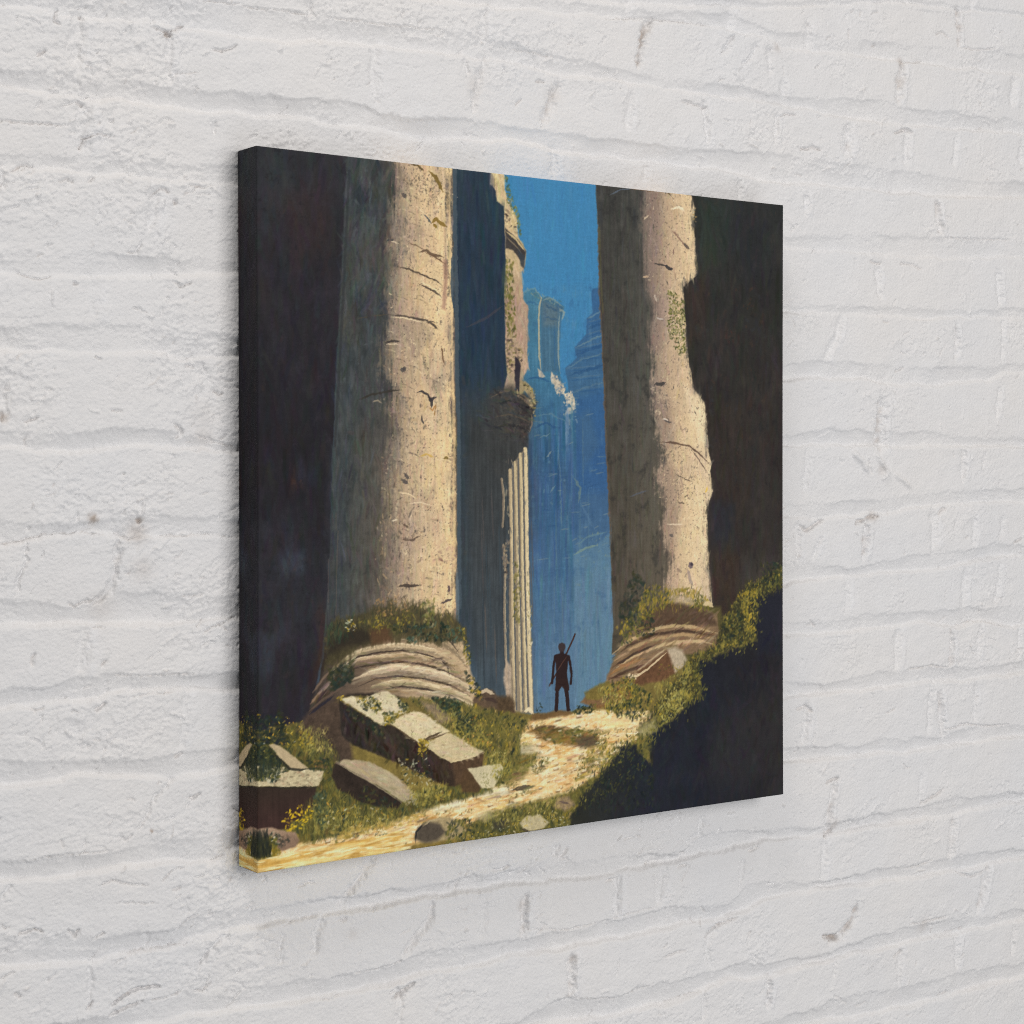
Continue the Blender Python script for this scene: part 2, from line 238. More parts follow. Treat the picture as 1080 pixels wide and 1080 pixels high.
# cracks and chips: path, width mm, depth mm
CRACKS = [
    (S("-514.9,308.1 -488.7,309.5 -469.1,310.1 -455.6,310"), 1.6, 1.5), (S("-335.7,428.1 -309.2,429.6 -284.8,429.2"), 1.4, 1.4), (S("-286.6,428.9 -259,431.3 -226.1,431"), 1.3, 1.3), (S("-216.5,431.6 -152.8,433.8 -85.9,437.9"), 1.2, 1.2),
    (S("-381.5,400.2 -367.8,397.4 -352.3,405.9"), 2.6, 2.4), (S("-327.9,388.5 -315.5,389.3 -304.7,394.8"), 2.8, 2.0), (S("-480.8,363.8 -472.9,367.9"), 2.8, 1.8), (S("-465,403.8 -466.6,392.9 -461.8,390.6"), 3.0, 2.2), (S("-445.8,400.4 -442.6,396.3"), 3.2, 2.2),
    (S("-445.2,302.7 -439.6,302.5 -429,306.7 -420.8,306"), 2.2, 2.0), (S("-444.4,292.1 -442.8,299.9"), 2.2, 1.8), (S("-449.2,329.8 -442.7,327.5"), 2.6, 2.0), (S("-383.4,260.6 -374.9,266.8 -368.1,264.2"), 2.4, 1.6), (S("-363.8,257.5 -360.4,255.4"), 5, 2.2),
    (S("-504.2,268.2 -492.7,274.5 -482.6,274.7"), 2.0, 1.4), (S("-465.3,264.2 -458.9,267.8 -450.9,264"), 2, 1.2), (S("-438.8,266.6 -433.1,270.9"), 2.2, 1.4), (S("-349.1,271.4 -336,271.8 -324.6,274.4"), 2, 1.3),
    (S("-496.7,189.5 -489,187 -477.3,185.4 -471,188"), 1.8, 1.6), (S("-364,191.2 -356.2,186.1 -346.7,190.6"), 3.0, 2.0), (S("-451.1,184.6 -447.9,183.3"), 3, 1.8), (S("-400.4,166.5 -392,164.6 -387,164"), 1.6, 1.0),
    (S("-493.1,72.7 -485.3,73.5 -481.4,75.8"), 3.2, 1.6), (S("-345.2,63.3 -330.3,58.6 -318.8,55.5 -305.4,53.1"), 1.6, 1.4), (S("-433.5,125.7 -426.9,123.6"), 2.2, 1.6), (S("-362.5,71.9 -356.5,65.6 -360.8,60"), 4, 1.8), (S("-418.8,82.1 -410.6,81.4"), 2.2, 1.5), (S("-510.8,79.9 -508.5,71.7"), 3, 2.4), (S("-352.9,120.4 -344.2,119.1"), 3, 1.6), (S("-326.7,99.5 -317.8,97.3"), 3, 1.6),
    (S("-512.6,-24.4 -493.3,-22.7 -475.4,-17.1 -465.9,-17.3"), 1.6, 1.5), (S("-465.9,-17.3 -441.9,-17.2 -425.6,-19.1"), 1.2, .9), (S("-396.6,-6.5 -394.1,-10.5"), 4, 2.4), (S("-415.7,-17.8 -405,-22.7 -392.4,-22.3"), 3, 1.8), (S("-375.5,-21.1 -349.7,-21 -327.8,-20.7 -310,-23.6"), 1.6, 1.2),
    (S("-458,-73.9 -450,-75.8 -437.9,-71.8 -425.7,-68.5"), 1.6, 1.8), (S("-435.5,-94.2 -425.8,-94.7"), 2, 1.4), (S("-336.7,-102.8 -325.3,-98.6 -314.6,-94.4 -305.6,-92.4"), 2.0, 1.6), (S("-358.4,-71.5 -349.8,-72.7 -336.7,-71.6"), 2, 1.2),
    (S("-419.3,-133 -392.7,-136.5 -368.9,-137.3 -345.6,-137.4"), 1.3, 1.1), (S("-434.1,-162 -427.5,-159.5 -424.2,-156.7"), 3, 1.8), (S("-427.5,-125.5 -424.2,-121.1"), 3.5, 1.6), (S("-401.1,-153 -384.2,-151.2 -365.5,-151.8"), 1.8, 1.2), (S("-488.2,-156.1 -483.5,-158 -475.7,-154.8"), 2, 1.2), (S("-435.7,-185 -429.2,-186.3"), 2.4, 1.2), (S("-363,-207.4 -357,-202.5"), 3, 1.6),
    (S("-497.8,-275.4 -474.4,-275.4 -450.5,-276.2 -417.9,-277.3"), 1.1, 1.0), (S("-350.1,-242.1 -339.6,-240.1"), 2.4, 1.8), (S("-430.3,-304.3 -419.6,-301.9 -409.7,-305.6 -388.8,-310"), 1.8, 1.2), (S("-376.1,-308.6 -367.5,-300.3 -354.6,-298.8"), 1.6, 1.2), (S("-328.3,-297.5 -316.8,-294.2"), 2, 1.2), (S("-416.4,-320.9 -401.4,-322.3 -379.5,-326.3"), 1.4, .9), (S("-365.8,-317.9 -358.9,-315.7"), 3, 1.4),
    (S("-497.9,-334 -483.9,-331.6 -477.6,-335.6"), 2.8, 2.0), (S("-457,-337.2 -450.6,-342.8 -447.4,-337.2"), 3.4, 2.0), (S("-434.5,-346.9 -426.3,-343.5"), 2.4, 1.6), (S("-405.7,-363.8 -384.7,-364 -361.6,-363.7 -346,-365.4"), 1.6, 1.4), (S("-362.4,-351.7 -352.1,-343.7 -341.6,-340.5"), 1.4, 1.3),
    (S("-419.8,-404.9 -408.2,-397.7 -393.2,-394 -376.2,-396.1"), 3.2, 2.8), (S("-422.3,-412.3 -405.8,-407.4 -393.2,-405.8"), 3.0, 2.4), (S("-441.1,-404.3 -436.2,-399"), 3.4, 2.4), (S("-501.1,-380 -496.5,-383.8"), 4, 1.4), (S("-513.4,-366 -501.8,-363.4"), 2, 1.4), (S("-384.8,-406.5 -363.4,-405.4 -357.4,-403.3"), 1.6, 1.4), (S("-346.1,-403.7 -336.4,-407.7 -329.4,-398.5"), 1.6, 1.6),
    (S("-247.2,-330.4 -236.9,-328.5 -230.2,-329.4"), 2.4, 1.4), (S("-264.1,-363.4 -246.3,-359.5 -227.4,-359"), 1.4, 1.2), (S("-203.4,-367.6 -197.5,-365.1"), 4, 2.2), (S("-189.8,-416.2 -159,-415.3 -136.8,-412.1"), 1.3, 1.3), (S("-38.7,-344.1 -18.9,-343.1"), 2.4, 1.6), (S("-222.8,-434.9 -203.5,-433.2"), 1.4, 1.2), (S("-144,-445.3 -131.7,-439.6 -125.6,-436.4"), 2.4, 2),
    (S("171.7,-460.1 186.9,-458.7 203.4,-457.5"), 2.4, 1.6), (S("-5.7,-404.4 51.2,-414 98.3,-411.8 159.3,-406.7"), 1.0, 1.0), (S("46.5,-476.7 74.5,-485.2 110.2,-490.5 159.2,-484.8"), 1.1, 1.1), (S("98.3,-373.6 112.7,-371.8"), 3.0, 1.8), (S("229.2,-449 246.2,-438.9 272.8,-435"), 3.4, 2.2), (S("178,-507.2 197,-504.7 225.3,-503.8"), 1.8, 1.2),
    (S("120,-334.2 132.2,-333.8"), 2, 1.2), (S("51.3,-334.9 39.7,-342.6"), 3, 1.6), (S("288.9,-367.9 302.5,-365.6"), 4, 1.8), (S("190.7,-371.8 202.2,-369.4"), 3, 1.4), (S("207.3,-371.1 194.5,-386.7"), 2.4, 1),
    (S("99.1,474.6 147.6,482.5 191.4,485.8 239,487.7"), 1.6, 1.5), (S("23.4,404.9 12.1,402.6"), 3, 2.2), (S("-15.8,429.7 6.5,430.8 34.8,429.1"), 1.4, 1.2), (S("197.6,406 220.7,402.9 229.8,401.9"), 3, 1.8), (S("386.5,462.4 395.1,467.6"), 2.4, 1.6), (S("477.6,501.1 480.6,499.4"), 4, 2.2), (S("520.4,487.8 539.1,488 557.9,492.6"), 2.2, 1.8),
    (S("365.2,372.7 383.6,377.6 395.1,375.7"), 3.4, 2.4), (S("333,403.6 344.1,408.8 358.1,409.4"), 2.2, 1.8), (S("512.7,406.4 529.7,412.5 540.6,410.4"), 4, 2.6), (S("580.2,525.6 593.1,529.5 602.8,524.4"), 3.6, 1.4), (S("624,516.3 648.8,517.4 682.3,523"), 2, 1.4),
    (S("591.5,294.7 648.8,297.6 711.5,301"), 1.4, 1.2), (S("471.6,260 489.7,259.1"), 4, 1.8), (S("520.4,261 539.1,261.1 554.8,256.7"), 3, 1.6), (S("512.7,139.9 528.2,144.6"), 3.4, 1.4), (S("443.2,48.7 456.5,40.4 465.5,29.9"), 9, -1.7), (S("480.6,46.7 498.8,27.7 491.2,19.3"), 7, -1.6), (S("468.5,42.5 474.5,25.7"), 3, 1.5), (S("511.1,25.5 535.9,11.6"), 7, -1.2),
    (S("365,-29.5 375,-34.8 400.7,-23.1"), 5, 2.6), (S("449.1,-28.2 471.5,-22.4 486.6,-20.6"), 6, 3.2), (S("596.4,-13.9 583.5,-20.2"), 6, 2.0), (S("716.8,-57.4 730.7,-52.1"), 4, 2.4),
    (S("532.8,-194.1 575.5,-192.7 599.6,-196.5"), 2, 1.6), (S("607.8,-151.3 632.3,-146.1 657.3,-146.3 699.6,-155.2"), 1.4, 1.2), (S("379.2,-131.7 389.2,-139.3"), 3, 1), (S("596.4,-267.9 632.4,-263.4 665.7,-269.6 708.3,-271"), 2, 1.5), (S("512.7,-236.2 498.8,-240.3"), 3, 1.0), (S("357.9,-224.7 372.1,-222.8 380.6,-228.6"), 4, 2),
    (S("551.7,-347.6 575.5,-341.7 591.6,-334.8"), 3.4, 2.0), (S("528.2,-418.5 548.5,-418 575.5,-414"), 1.6, 1.6), (S("536,-481.6 575.5,-482.1 599.7,-481.4"), 1.8, 1.8), (S("616,-433.5 640.7,-442.3 669.1,-438.4"), 3, 2.0), (S("400.6,-474.5 422.4,-479.9"), 7, 3.2), (S("509.6,-514.7 523.5,-509.5"), 3.4, 1.8), (S("400.7,-367.7 415.2,-361.3"), 5, 3), (S("403.6,-308.5 421,-304.1"), 5, 2.6), (S("583.5,-570 599.7,-568.4"), 3, 2), (S("599.7,-500.9 632.4,-499.4"), 2, 1),
    (S("452,-559.6 466.9,-558.1"), 2.4, 1.2), (S("415.1,-540.7 437.1,-554.9"), 2, 1),
]
stain = np.zeros_like(X)
smear = np.zeros_like(X)

def carve(pts, width, depth, fray, ridge, seed, dirt=0.0):
    global H
    pad = width * 2.2 + 8
    i0, i1 = np.searchsorted(gx, [pts[:, 0].min() - pad, pts[:, 0].max() + pad])
    j0, j1 = np.searchsorted(gz, [pts[:, 1].min() - pad, pts[:, 1].max() + pad])
    if i1 <= i0 or j1 <= j0:
        return
    sl = (slice(j0, j1), slice(i0, i1))
    x, z = X[sl], Z[sl]
    f = fray
    x2 = x + f * fbm(x / 9, z / 9, seed, 3) + 0.5 * f * lattice_noise(x / 2.6, z / 2.6, seed + 5)
    z2 = z + f * fbm(x / 9, z / 9, seed + 50, 3) + 0.5 * f * lattice_noise(x / 2.6, z / 2.6, seed + 55)
    d, t = seg_dist(x2, z2, pts)
    taper = sstep(-0.05, 0.12, t) * sstep(1.05, 0.88, t)
    w = width * (0.5 + 0.5 * taper) * (0.85 + 0.4 * lattice_noise(x / 14, z / 14, seed + 9))
    w = np.maximum(w, 0.8)
    g = np.exp(-(d / (0.5 * w)) ** 2 * 1.1)
    H[sl] -= depth * g * (0.45 + 0.55 * taper)
    if depth > 2.4:
        stain[sl] = np.maximum(stain[sl], sstep(0.45, 1.0, g) * min(0.8, (depth - 2.0) / 3.0) * (0.4 + 0.9 * lattice_noise(x / 8, z / 8, seed + 3)))
    if dirt:
        stain[sl] = np.maximum(stain[sl], dirt * sstep(0.3, 0.9, g) * (0.35 + 0.65 * taper) * (0.7 + 0.6 * lattice_noise(x / 6, z / 6, seed + 4)))
    if ridge:                                   # mortar squeezed past the arris
        d2, _ = seg_dist(x2 - width * 0.75, z2, pts)
        smear[sl] = np.maximum(smear[sl], np.exp(-(d2 / (0.55 * w + 1.5)) ** 2) * (0.5 + 0.7 * lattice_noise(x / 8, z / 8, seed + 77)))
        H[sl] += 0.32 * depth * np.exp(-(d2 / (0.30 * w + 0.8)) ** 2) * (0.4 + 0.6 * taper)

for k, (p, w, d, r) in enumerate(HEADS):
    carve(p, w * 1.35, d * 0.95, 3.6, r, 1000 + 13 * k)
for k, (p, w, d) in enumerate(CRACKS):
    carve(p, w * 0.95, d * 1.4, 1.9, 0, 4000 + 13 * k, 0.27 if d > 0 else 0.0)

# head joints beyond the picture
r = np.random.default_rng(77)
for c in range(len(bed_mid) - 1):
    for xh in np.arange(-890 + r.uniform(0, 200), 1090, 112):
        if -535 < xh < 730 and -640 < np.interp(xh, gx, bed_mid[c]) < 590:
            continue
        za, zb = np.interp(xh, gx, bed_mid[c]), np.interp(xh, gx, bed_mid[c + 1])
        carve(np.array([[xh, za - 10], [xh + 2, (za + zb) / 2], [xh - 2, zb + 10]]), 8, 2.2, 2, 1, int(9000 + xh + 1000 * c))

# hidden part behind the print: ordinary head joints too
for c in range(9, 21):
    for xh in np.arange(-250 + 55 * (c % 2), 290, 112):
        za, zb = np.interp(xh, gx, bed_mid[c]), np.interp(xh, gx, bed_mid[c + 1])
        if min(za, zb) > -290 and max(za, zb) < 290:
            carve(np.array([[xh, za - 10], [xh, zb + 10]]), 8, 2.0, 2, 1, int(9000 + xh + 1000 * c))

# chipped, flaking paint: many short nicks, leaning up to the right, in patches
patch = fbm(X / 120, Z / 80, 300, 3) + 0.35 * lattice_noise(X / 95 + 5.1 * course, course * 3.3, 301)
left_rough = sstep(250, -450, X)
rough = sstep(-0.05, 0.6, patch + 0.22 * left_rough)
r = np.random.default_rng(99)
n_nick = 0
while n_nick < 2300:
    px, pz = r.uniform(-540, 740), r.uniform(-650, 605)
    i, j = np.searchsorted(gx, px), np.searchsorted(gz, pz)
    if r.random() > 0.12 + 0.88 * rough[min(j, NZ - 1), min(i, NX - 1)]:
        continue
    n_nick += 1
    a = math.radians(r.normal(28, 34))
    L = r.gamma(2.0, 2.6) + 1.5
    c, s = math.cos(a), math.sin(a)
    pts = np.array([[px - c * L / 2, pz - s * L / 2], [px + r.normal(0, 1), pz + r.normal(0, 1)], [px + c * L / 2, pz + s * L / 2]])
    carve(pts, r.uniform(1.0, 2.4), r.uniform(0.5, 1.8) * (1 if r.random() < 0.7 else -0.8), 1.2, 0, 20000 + n_nick, 0.3 if r.random() < 0.22 else 0.0)

# plaster-like grain of thick old paint
grain = 0.55 * fbm(X / 13, Z / 10, 400, 3) + 0.62 * rough * fbm(X / 6.2, Z / 4.8, 410, 4, 0.62)
rid = 1 - np.abs(fbm(X / 16 + Z / 40, Z / 12 - X / 40, 420, 4, 0.55)) * 2.2
H += grain * 0.6 + 0.5 * rough * sstep(0.55, 1.0, rid) - 0.25
H += 0.26 * lattice_noise(X / 2.6, Z / 2.2, 430)
# edges where old coats have broken away
flake = fbm(X / 30 + Z / 80, Z / 17 - X / 70, 460, 5, 0.66)
H += 0.5 * (0.15 + 0.85 * rough) * sstep(-0.022, 0.022, flake - 0.12)
H -= 0.6 * rough * sstep(-0.022, 0.022, fbm(X / 20, Z / 12, 470, 5, 0.7) - 0.34)
edge_zone = 4 * bed_zone * (1 - bed_zone)
H += edge_zone * (0.7 * fbm(X / 5, Z / 4, 480, 3, 0.65))

# colour of the paint: warm white, dirt in the deepest hollows, a few rusty specks
dirt = np.clip(stain, 0, 1)
for (sx, sz, rad, amt) in [(-435.4, -5.8, 4, 1.0), (-394.1, -8.2, 3, 0.8), (-396.6, -18.3, 9, 0.45), (-392.5, -48.1, 10, 0.25), (-427.4, -77.7, 12, 0.22), (-509.3, 75.5, 4, 0.7), (-383.6, -265.9, 1.6, 1.2), (-369.6, 394.8, 2.6, 0.9), (151.3, 472.6, 5, 0.5), (521.9, 485.8, 5, 0.6), (520.4, 465.5, 6, 0.35), (462.5, -47.3, 5, 0.5), (477.6, -21.5, 6, 0.5), (419.5, -478.5, 4, 0.7), (438.6, -467.9, 4, 0.6), (415.2, -355.1, 6, 0.4), (489.7, 30.9, 6, 0.3), (559.6, -486.2, 9, 0.3), (580.2, 330.5, 4, 0.4), (437.3, 383, 4, 0.3), (403.5, -475, 3, 0.5), (-191.7, -380.3, 5, 0.2), (-3.4, -382.2, 6, 0.35), (57, -443.5, 4, 0.45), (330.3, 477.4, 5, 0.35), (620.7, 539.9, 4, 0.4), (-336.4, 61.8, 10, 0.2), (-336.4, 77.8, 14, 0.12), (34.8, 392.7, 7, 0.25), (-59.4, 390.4, 8, 0.2)]:
    d = np.hypot(X - sx, Z - sz) + 1.6 * lattice_noise(X / 3, Z / 3, 440)
    dirt = np.maximum(dirt, amt * np.exp(-(d / rad) ** 2))
mott = fbm(X / 160, Z / 130, 450, 3)
warm = np.array([0.818, 0.799, 0.787])
cool = np.array([0.784, 0.786, 0.802])
t = np.clip(0.5 + 0.6 * mott, 0, 1)[..., None]
colw = warm * t + cool * (1 - t)
colw = colw * (1 + 0.02 * fbm(X / 20, Z / 20, 455, 3))[..., None]
sm = np.clip(smear, 0, 1)[..., None] * 0.45
colw = colw * (1 - sm) + np.array([0.87, 0.87, 0.89]) * sm             # thicker, cleaner paint over the upright joints
brown = np.array([0.36, 0.27, 0.20])
dd = np.clip(dirt, 0, 1)[..., None] * 0.75
colw = colw * (1 - dd) + brown * dd

m_wall, nt, bsdf = new_material('painted_brick')
at = nt.nodes.new('ShaderNodeAttribute'); at.attribute_name = 'Col'
nt.links.new(at.outputs['Color'], bsdf.inputs['Base Color'])
bsdf.inputs['Roughness'].default_value = 0.62
bsdf.inputs['Specular IOR Level'].default_value = 0.25
tc = nt.nodes.new('ShaderNodeTexCoord')
n1 = nt.nodes.new('ShaderNodeTexNoise'); n1.inputs['Scale'].default_value = 560; n1.inputs['Detail'].default_value = 5
n2 = nt.nodes.new('ShaderNodeTexNoise'); n2.inputs['Scale'].default_value = 190; n2.inputs['Detail'].default_value = 4
for n in (n1, n2):
    nt.links.new(tc.outputs['Object'], n.inputs['Vector'])
b1 = nt.nodes.new('ShaderNodeBump'); b1.inputs['Strength'].default_value = 0.5; b1.inputs['Distance'].default_value = 0.0008
b2 = nt.nodes.new('ShaderNodeBump'); b2.inputs['Strength'].default_value = 0.25; b2.inputs['Distance'].default_value = 0.0014
nt.links.new(n1.outputs['Fac'], b1.inputs['Height'])
nt.links.new(n2.outputs['Fac'], b2.inputs['Height'])
nt.links.new(b1.outputs['Normal'], b2.inputs['Normal'])
nt.links.new(b2.outputs['Normal'], bsdf.inputs['Normal'])

co = np.stack([X / 1000, DEPTH - RELIEF * H / 1000, Z / 1000], -1).reshape(-1, 3)
wall = grid_mesh('brick_wall', co, NX, NZ, m_wall, colours=colw.astype(np.float32))
wall['label'] = 'white painted brick wall with rough mortar joints behind the canvas'
wall['category'] = 'wall'
wall['kind'] = 'thing'


# ---------------------------------------------------------------- the picture printed on the canvas
# A flat painting, composed here in canvas units: 0..1000 across, 0..1000 down, display colours 0..255.
PN = 1000
PX, PY = np.meshgrid(np.arange(PN) + 0.5, np.arange(PN) + 0.5)
img = np.zeros((PN, PN, 3))
prng = np.random.default_rng(5)
NA = fbm(PX / 28, PY / 28, 700, 4, 0.6)            # ragged edges
NB = fbm(PX / 28, PY / 28, 720, 4, 0.6)
NC = fbm(PX / 9, PY / 9, 740, 3, 0.6)
ND = fbm(PX / 9, PY / 9, 760, 3, 0.6)
VERT = fbm(PX / 5, PY / 90, 780, 4, 0.6)           # vertical bristle marks
HORZ = fbm(PX / 60, PY / 6, 790, 4, 0.6)
BLOT = fbm(PX / 90, PY / 120, 800, 4, 0.55)
FINE = fbm(PX / 6, PY / 7, 810, 3, 0.65)
MID = fbm(PX / 22, PY / 26, 820, 4, 0.6)


def window(pts, pad):
    x0, y0 = np.floor(pts.min(0) - pad).astype(int)
    x1, y1 = np.ceil(pts.max(0) + pad).astype(int)
    x0, y0, x1, y1 = max(x0, 0), max(y0, 0), min(x1, PN), min(y1, PN)
    return slice(y0, max(y1, y0)), slice(x0, max(x1, x0))


def poly_mask(pts, rough=3.0, soft=1.5, fine=1.0, dry=0.0):
    """soft coverage of a polygon with a hand-painted edge; dry > 0 breaks the edge up like a dry brush"""
    sl = window(pts, rough * 2 + soft * 2 + dry * 2 + 6)
    x = PX[sl] + rough * NA[sl] + fine * NC[sl]
    y = PY[sl] + rough * NB[sl] + fine * ND[sl]
    inside = np.zeros(x.shape, bool)
    dist = np.full(x.shape, 1e9)
    q = np.roll(pts, -1, 0)
    for (ax, ay), (bx, by) in zip(pts, q):
        dx, dy = bx - ax, by - ay
        t = np.clip(((x - ax) * dx + (y - ay) * dy) / (dx * dx + dy * dy + 1e-9), 0, 1)
        dist = np.minimum(dist, np.hypot(x - ax - t * dx, y - ay - t * dy))
        if ay != by:
            c = ((ay <= y) & (by > y)) | ((by <= y) & (ay > y))
            inside ^= c & (x < ax + (y - ay) / (by - ay) * dx)
    sd = np.where(inside, dist, -dist)
    if dry:
        sd = sd + dry * (1.1 * VERT[sl] + 0.8 * FINE[sl] + 0.9 * MID[sl])
    return sl, np.clip(0.5 + sd / (2 * soft), 0, 1)


def lay(sl, alpha, colour):
    a = alpha[..., None]
    img[sl] = img[sl] * (1 - a) + np.asarray(colour, float) * a


def fill(pts, colour, rough=3.0, soft=1.5, alpha=1.0, fine=1.0, var=0.0, tex=None, ta=0.0, dry=0.0, clip=None):
    """polygon in one colour, varied by a texture field"""
    sl, m = poly_mask(pts, rough, soft, fine, dry)
    if clip is not None:
        cl, cm = poly_mask(clip, 1.5, 1.2)
        full = np.zeros((PN, PN))
        full[cl] = cm
        m = m * full[sl]
    if callable(colour):
        c = colour(PX[sl], PY[sl])
    else:
        c = np.broadcast_to(np.asarray(colour, float), m.shape + (3,))
    f = 1 + var * MID[sl]
    if tex is not None:
        f = f + ta * tex[sl]
    lay(sl, m * alpha, c * f[..., None])
    return sl, m


def ramp(axis_, stops):
    """colour ramp along x (0) or y (1): stops (pos, colour)"""
    p = [s[0] for s in stops]
    cs = np.array([s[1] for s in stops], float)

    def f(x, y):
        t = x if axis_ == 0 else y
        return np.stack([np.interp(t, p, cs[:, k]) for k in range(3)], -1)
    return f


def line(pts, colour, width=2.0, alpha=1.0, taper=True, jitter=0.6, soft=0.9):
    sl = window(pts, width * 2 + 6)
    x = PX[sl] + jitter * NC[sl] * 2
    y = PY[sl] + jitter * ND[sl] * 2
    d, t = seg_dist(x, y, pts)
    w = width / 2 * (np.clip(np.minimum(t, 1 - t) * 5, 0.25, 1) if taper else 1)
    w = w * (0.85 + 0.3 * MID[sl] + 0.25 * FINE[sl])
    lay(sl, np.clip((w - d) / soft + 0.5, 0, 1) * alpha, colour)


def dab(x, y, length, width, ang, colour, alpha=0.8):
    """one bristle stroke"""
    h = length / 2 + width
    x0, x1, y0, y1 = max(int(x - h), 0), min(int(x + h) + 2, PN), max(int(y - h), 0), min(int(y + h) + 2, PN)
    if x1 <= x0 or y1 <= y0:
        return
    xx, yy = PX[y0:y1, x0:x1] - x, PY[y0:y1, x0:x1] - y
    c, s = math.cos(ang), math.sin(ang)
    p, q = xx * c + yy * s, -xx * s + yy * c
    e = np.abs(q) / (width / 2)
    k = np.clip((length / 2 - np.abs(p)) / (0.25 * length + 0.5) + 0.4, 0, 1) * np.clip((1 - e) * width * 0.7 + 0.3, 0, 1)
    k = (k * alpha)[..., None]
    img[y0:y1, x0:x1] = img[y0:y1, x0:x1] * (1 - k) + np.asarray(colour) * k


def scatter(pts, n, rough=2.0):
    """random points inside a polygon"""
    sl, m = poly_mask(pts, rough, 1.5)
    yy, xx = np.nonzero(m > 0.5)
    if len(yy) == 0:
        return np.zeros((0, 2))
    k = prng.integers(0, len(yy), n)
    return np.stack([xx[k] + sl[1].start + prng.random(n), yy[k] + sl[0].start + prng.random(n)], -1)


def strokes(pts, n, length, width, ang, spread=0.2, jit=10, hue=4, alpha=0.6, mul=1.0, rough=2.0):
    """brush strokes that pick up the colour under them"""
    for x, y in scatter(pts, n, rough):
        c = img[min(int(y), PN - 1), min(int(x), PN - 1)] * mul + prng.normal(0, jit) + prng.normal(0, hue, 3)
        dab(x, y, length * prng.uniform(0.5, 1.5), width * prng.uniform(0.6, 1.4), ang + prng.normal(0, spread), np.clip(c, 0, 255), alpha)


def specks(pts, n, colours, size=(1.5, 4), alpha=0.8, ang=0.0, spread=0.8, stretch=1.6):
    for x, y in scatter(pts, n):
        c = np.array(colours[prng.integers(len(colours))], float) + prng.normal(0, 7)
        w = prng.uniform(*size)
        w *= 0.8
        dab(x, y, w * prng.uniform(1, stretch + 1), w, ang + prng.normal(0, spread), np.clip(c, 0, 255), alpha * prng.uniform(0.35, 1))


GREENS = [(106, 102, 48), (84, 84, 42), (130, 120, 58), (66, 70, 42), (150, 134, 66), (98, 96, 50), (58, 66, 46)]
YELLOW = [(166, 142, 52), (186, 156, 56), (148, 130, 52), (200, 172, 72)]
DARKG = [(36, 46, 40), (44, 52, 36), (30, 38, 38), (56, 58, 34), (38, 56, 50)]
PALE = [(205, 200, 170), (185, 190, 160), (220, 210, 175)]


def grass(pts, n, colours, length=14, width=2.2, lean=0.35, alpha=0.75):
    p = scatter(pts, n)
    p = p[np.argsort(p[:, 1])]
    for x, y in p:
        c = np.array(colours[prng.integers(len(colours))], float) * prng.uniform(0.8, 1.2)
        c = 0.55 * c + 0.45 * img[min(int(y), PN - 1), min(int(x), PN - 1)]
        dab(x, y, length * prng.uniform(0.3, 1.1), width * prng.uniform(0.4, 1.0), -math.pi / 2 + prng.normal(0, lean), np.clip(c, 0, 255), alpha * prng.uniform(0.4, 1))


WHOLE = S("-20,-20 1020,-20 1020,1020 -20,1020")

# ---- sky and the far cliffs
img[:] = ramp(1, [(0, (66, 129, 172)), (300, (63, 126, 170)), (560, (62, 110, 150)), (760, (82, 120, 152)), (1000, (90, 126, 154))])(PX, PY)
img *= (1 + 0.02 * VERT + 0.02 * BLOT)[..., None]
SKY = S("414.5,-6.6 635,-16.8 634.2,843.5 431.1,826.3")
strokes(SKY, 900, 34, 4, math.pi / 2, 0.15, 4, 3, 0.35)
# right far cliff
fill(S("634.8,159.6 598.5,161.6 585.3,166.8 587.1,200.7 575.8,211.6 573.9,235.3 551.5,256.8 555.2,272.8 532.9,289.7 536.6,307.1 542.1,351 547.5,483.2 550.9,836.4 653.5,845.1"),
     ramp(1, [(190, (54, 96, 138)), (330, (62, 100, 132)), (420, (54, 88, 128)), (560, (64, 98, 132)), (700, (88, 118, 143)), (860, (90, 122, 147))]), 2, 1.2, tex=VERT, ta=0.08, var=.06)
for k, q in enumerate([S("575.8,217.5 615.6,206.8"), S("573.9,236.8 615.6,224.7"), S("553.3,259.6 607.9,247.3"), S("555.2,274.3 607.9,266.6"), S("536.6,291 607.9,283"), S("540.3,305.6 607.9,297.9"), S("555.1,322.8 611.7,315.6")]):
    line(q, (86, 112, 132), 2.2, 0.5)
    line(q + [0, 4], (36, 78, 124), 2.5, 0.45)
fill(S("553.3,336.1 625.1,312.3 624.9,484 555,483.3"), (44, 88, 140), 6, 8, 0.5)
fill(S("558.8,365.5 581.3,353.3 600.2,409.5 566.2,453.9"), (84, 110, 122), 5, 6, 0.28)
# left far tower, with its broken capital and sunlit edges
TOWER = S("451.4,182.7 455,176.7 467.5,171.7 476.5,169.8 487.3,183.7 500.1,181.6 518.3,189.4 531.2,194.6 529.3,204.9 523.8,216.9 521.9,249.1 523.7,300.2 532.9,321.9 544,327.5 553.3,337.6 553.3,350.8 555.1,394.9 556.8,542.2 551.1,586.2 550.9,836.4 445.3,827.5")
fill(TOWER, ramp(1, [(180, (70, 120, 144)), (300, (64, 114, 142)), (380, (58, 100, 134)), (470, (54, 88, 126)), (600, (60, 96, 132)), (760, (84, 116, 144)), (900, (92, 124, 148))]), 2, 1.3, tex=VERT, ta=0.12, var=.08)
fill(S("485.5,185.2 500.1,181.6 518.3,189.4 529.3,196.1 525.6,216.8 521.9,249.1 521.9,295.8 487.2,296.8"), (66, 102, 126), 2, 2, 0.9, tex=VERT, ta=0.16)
fill(S("489.2,189.4 522,196.5 518.3,227.3 490.9,227"), (98, 112, 116), 3, 4, 0.6, tex=FINE, ta=0.25)
line(S("476.5,171.2 487.3,183.7 483.7,195.5 481.9,221.6 483.6,272.3 487.2,302.6"), (176, 168, 140), 4, 0.9)
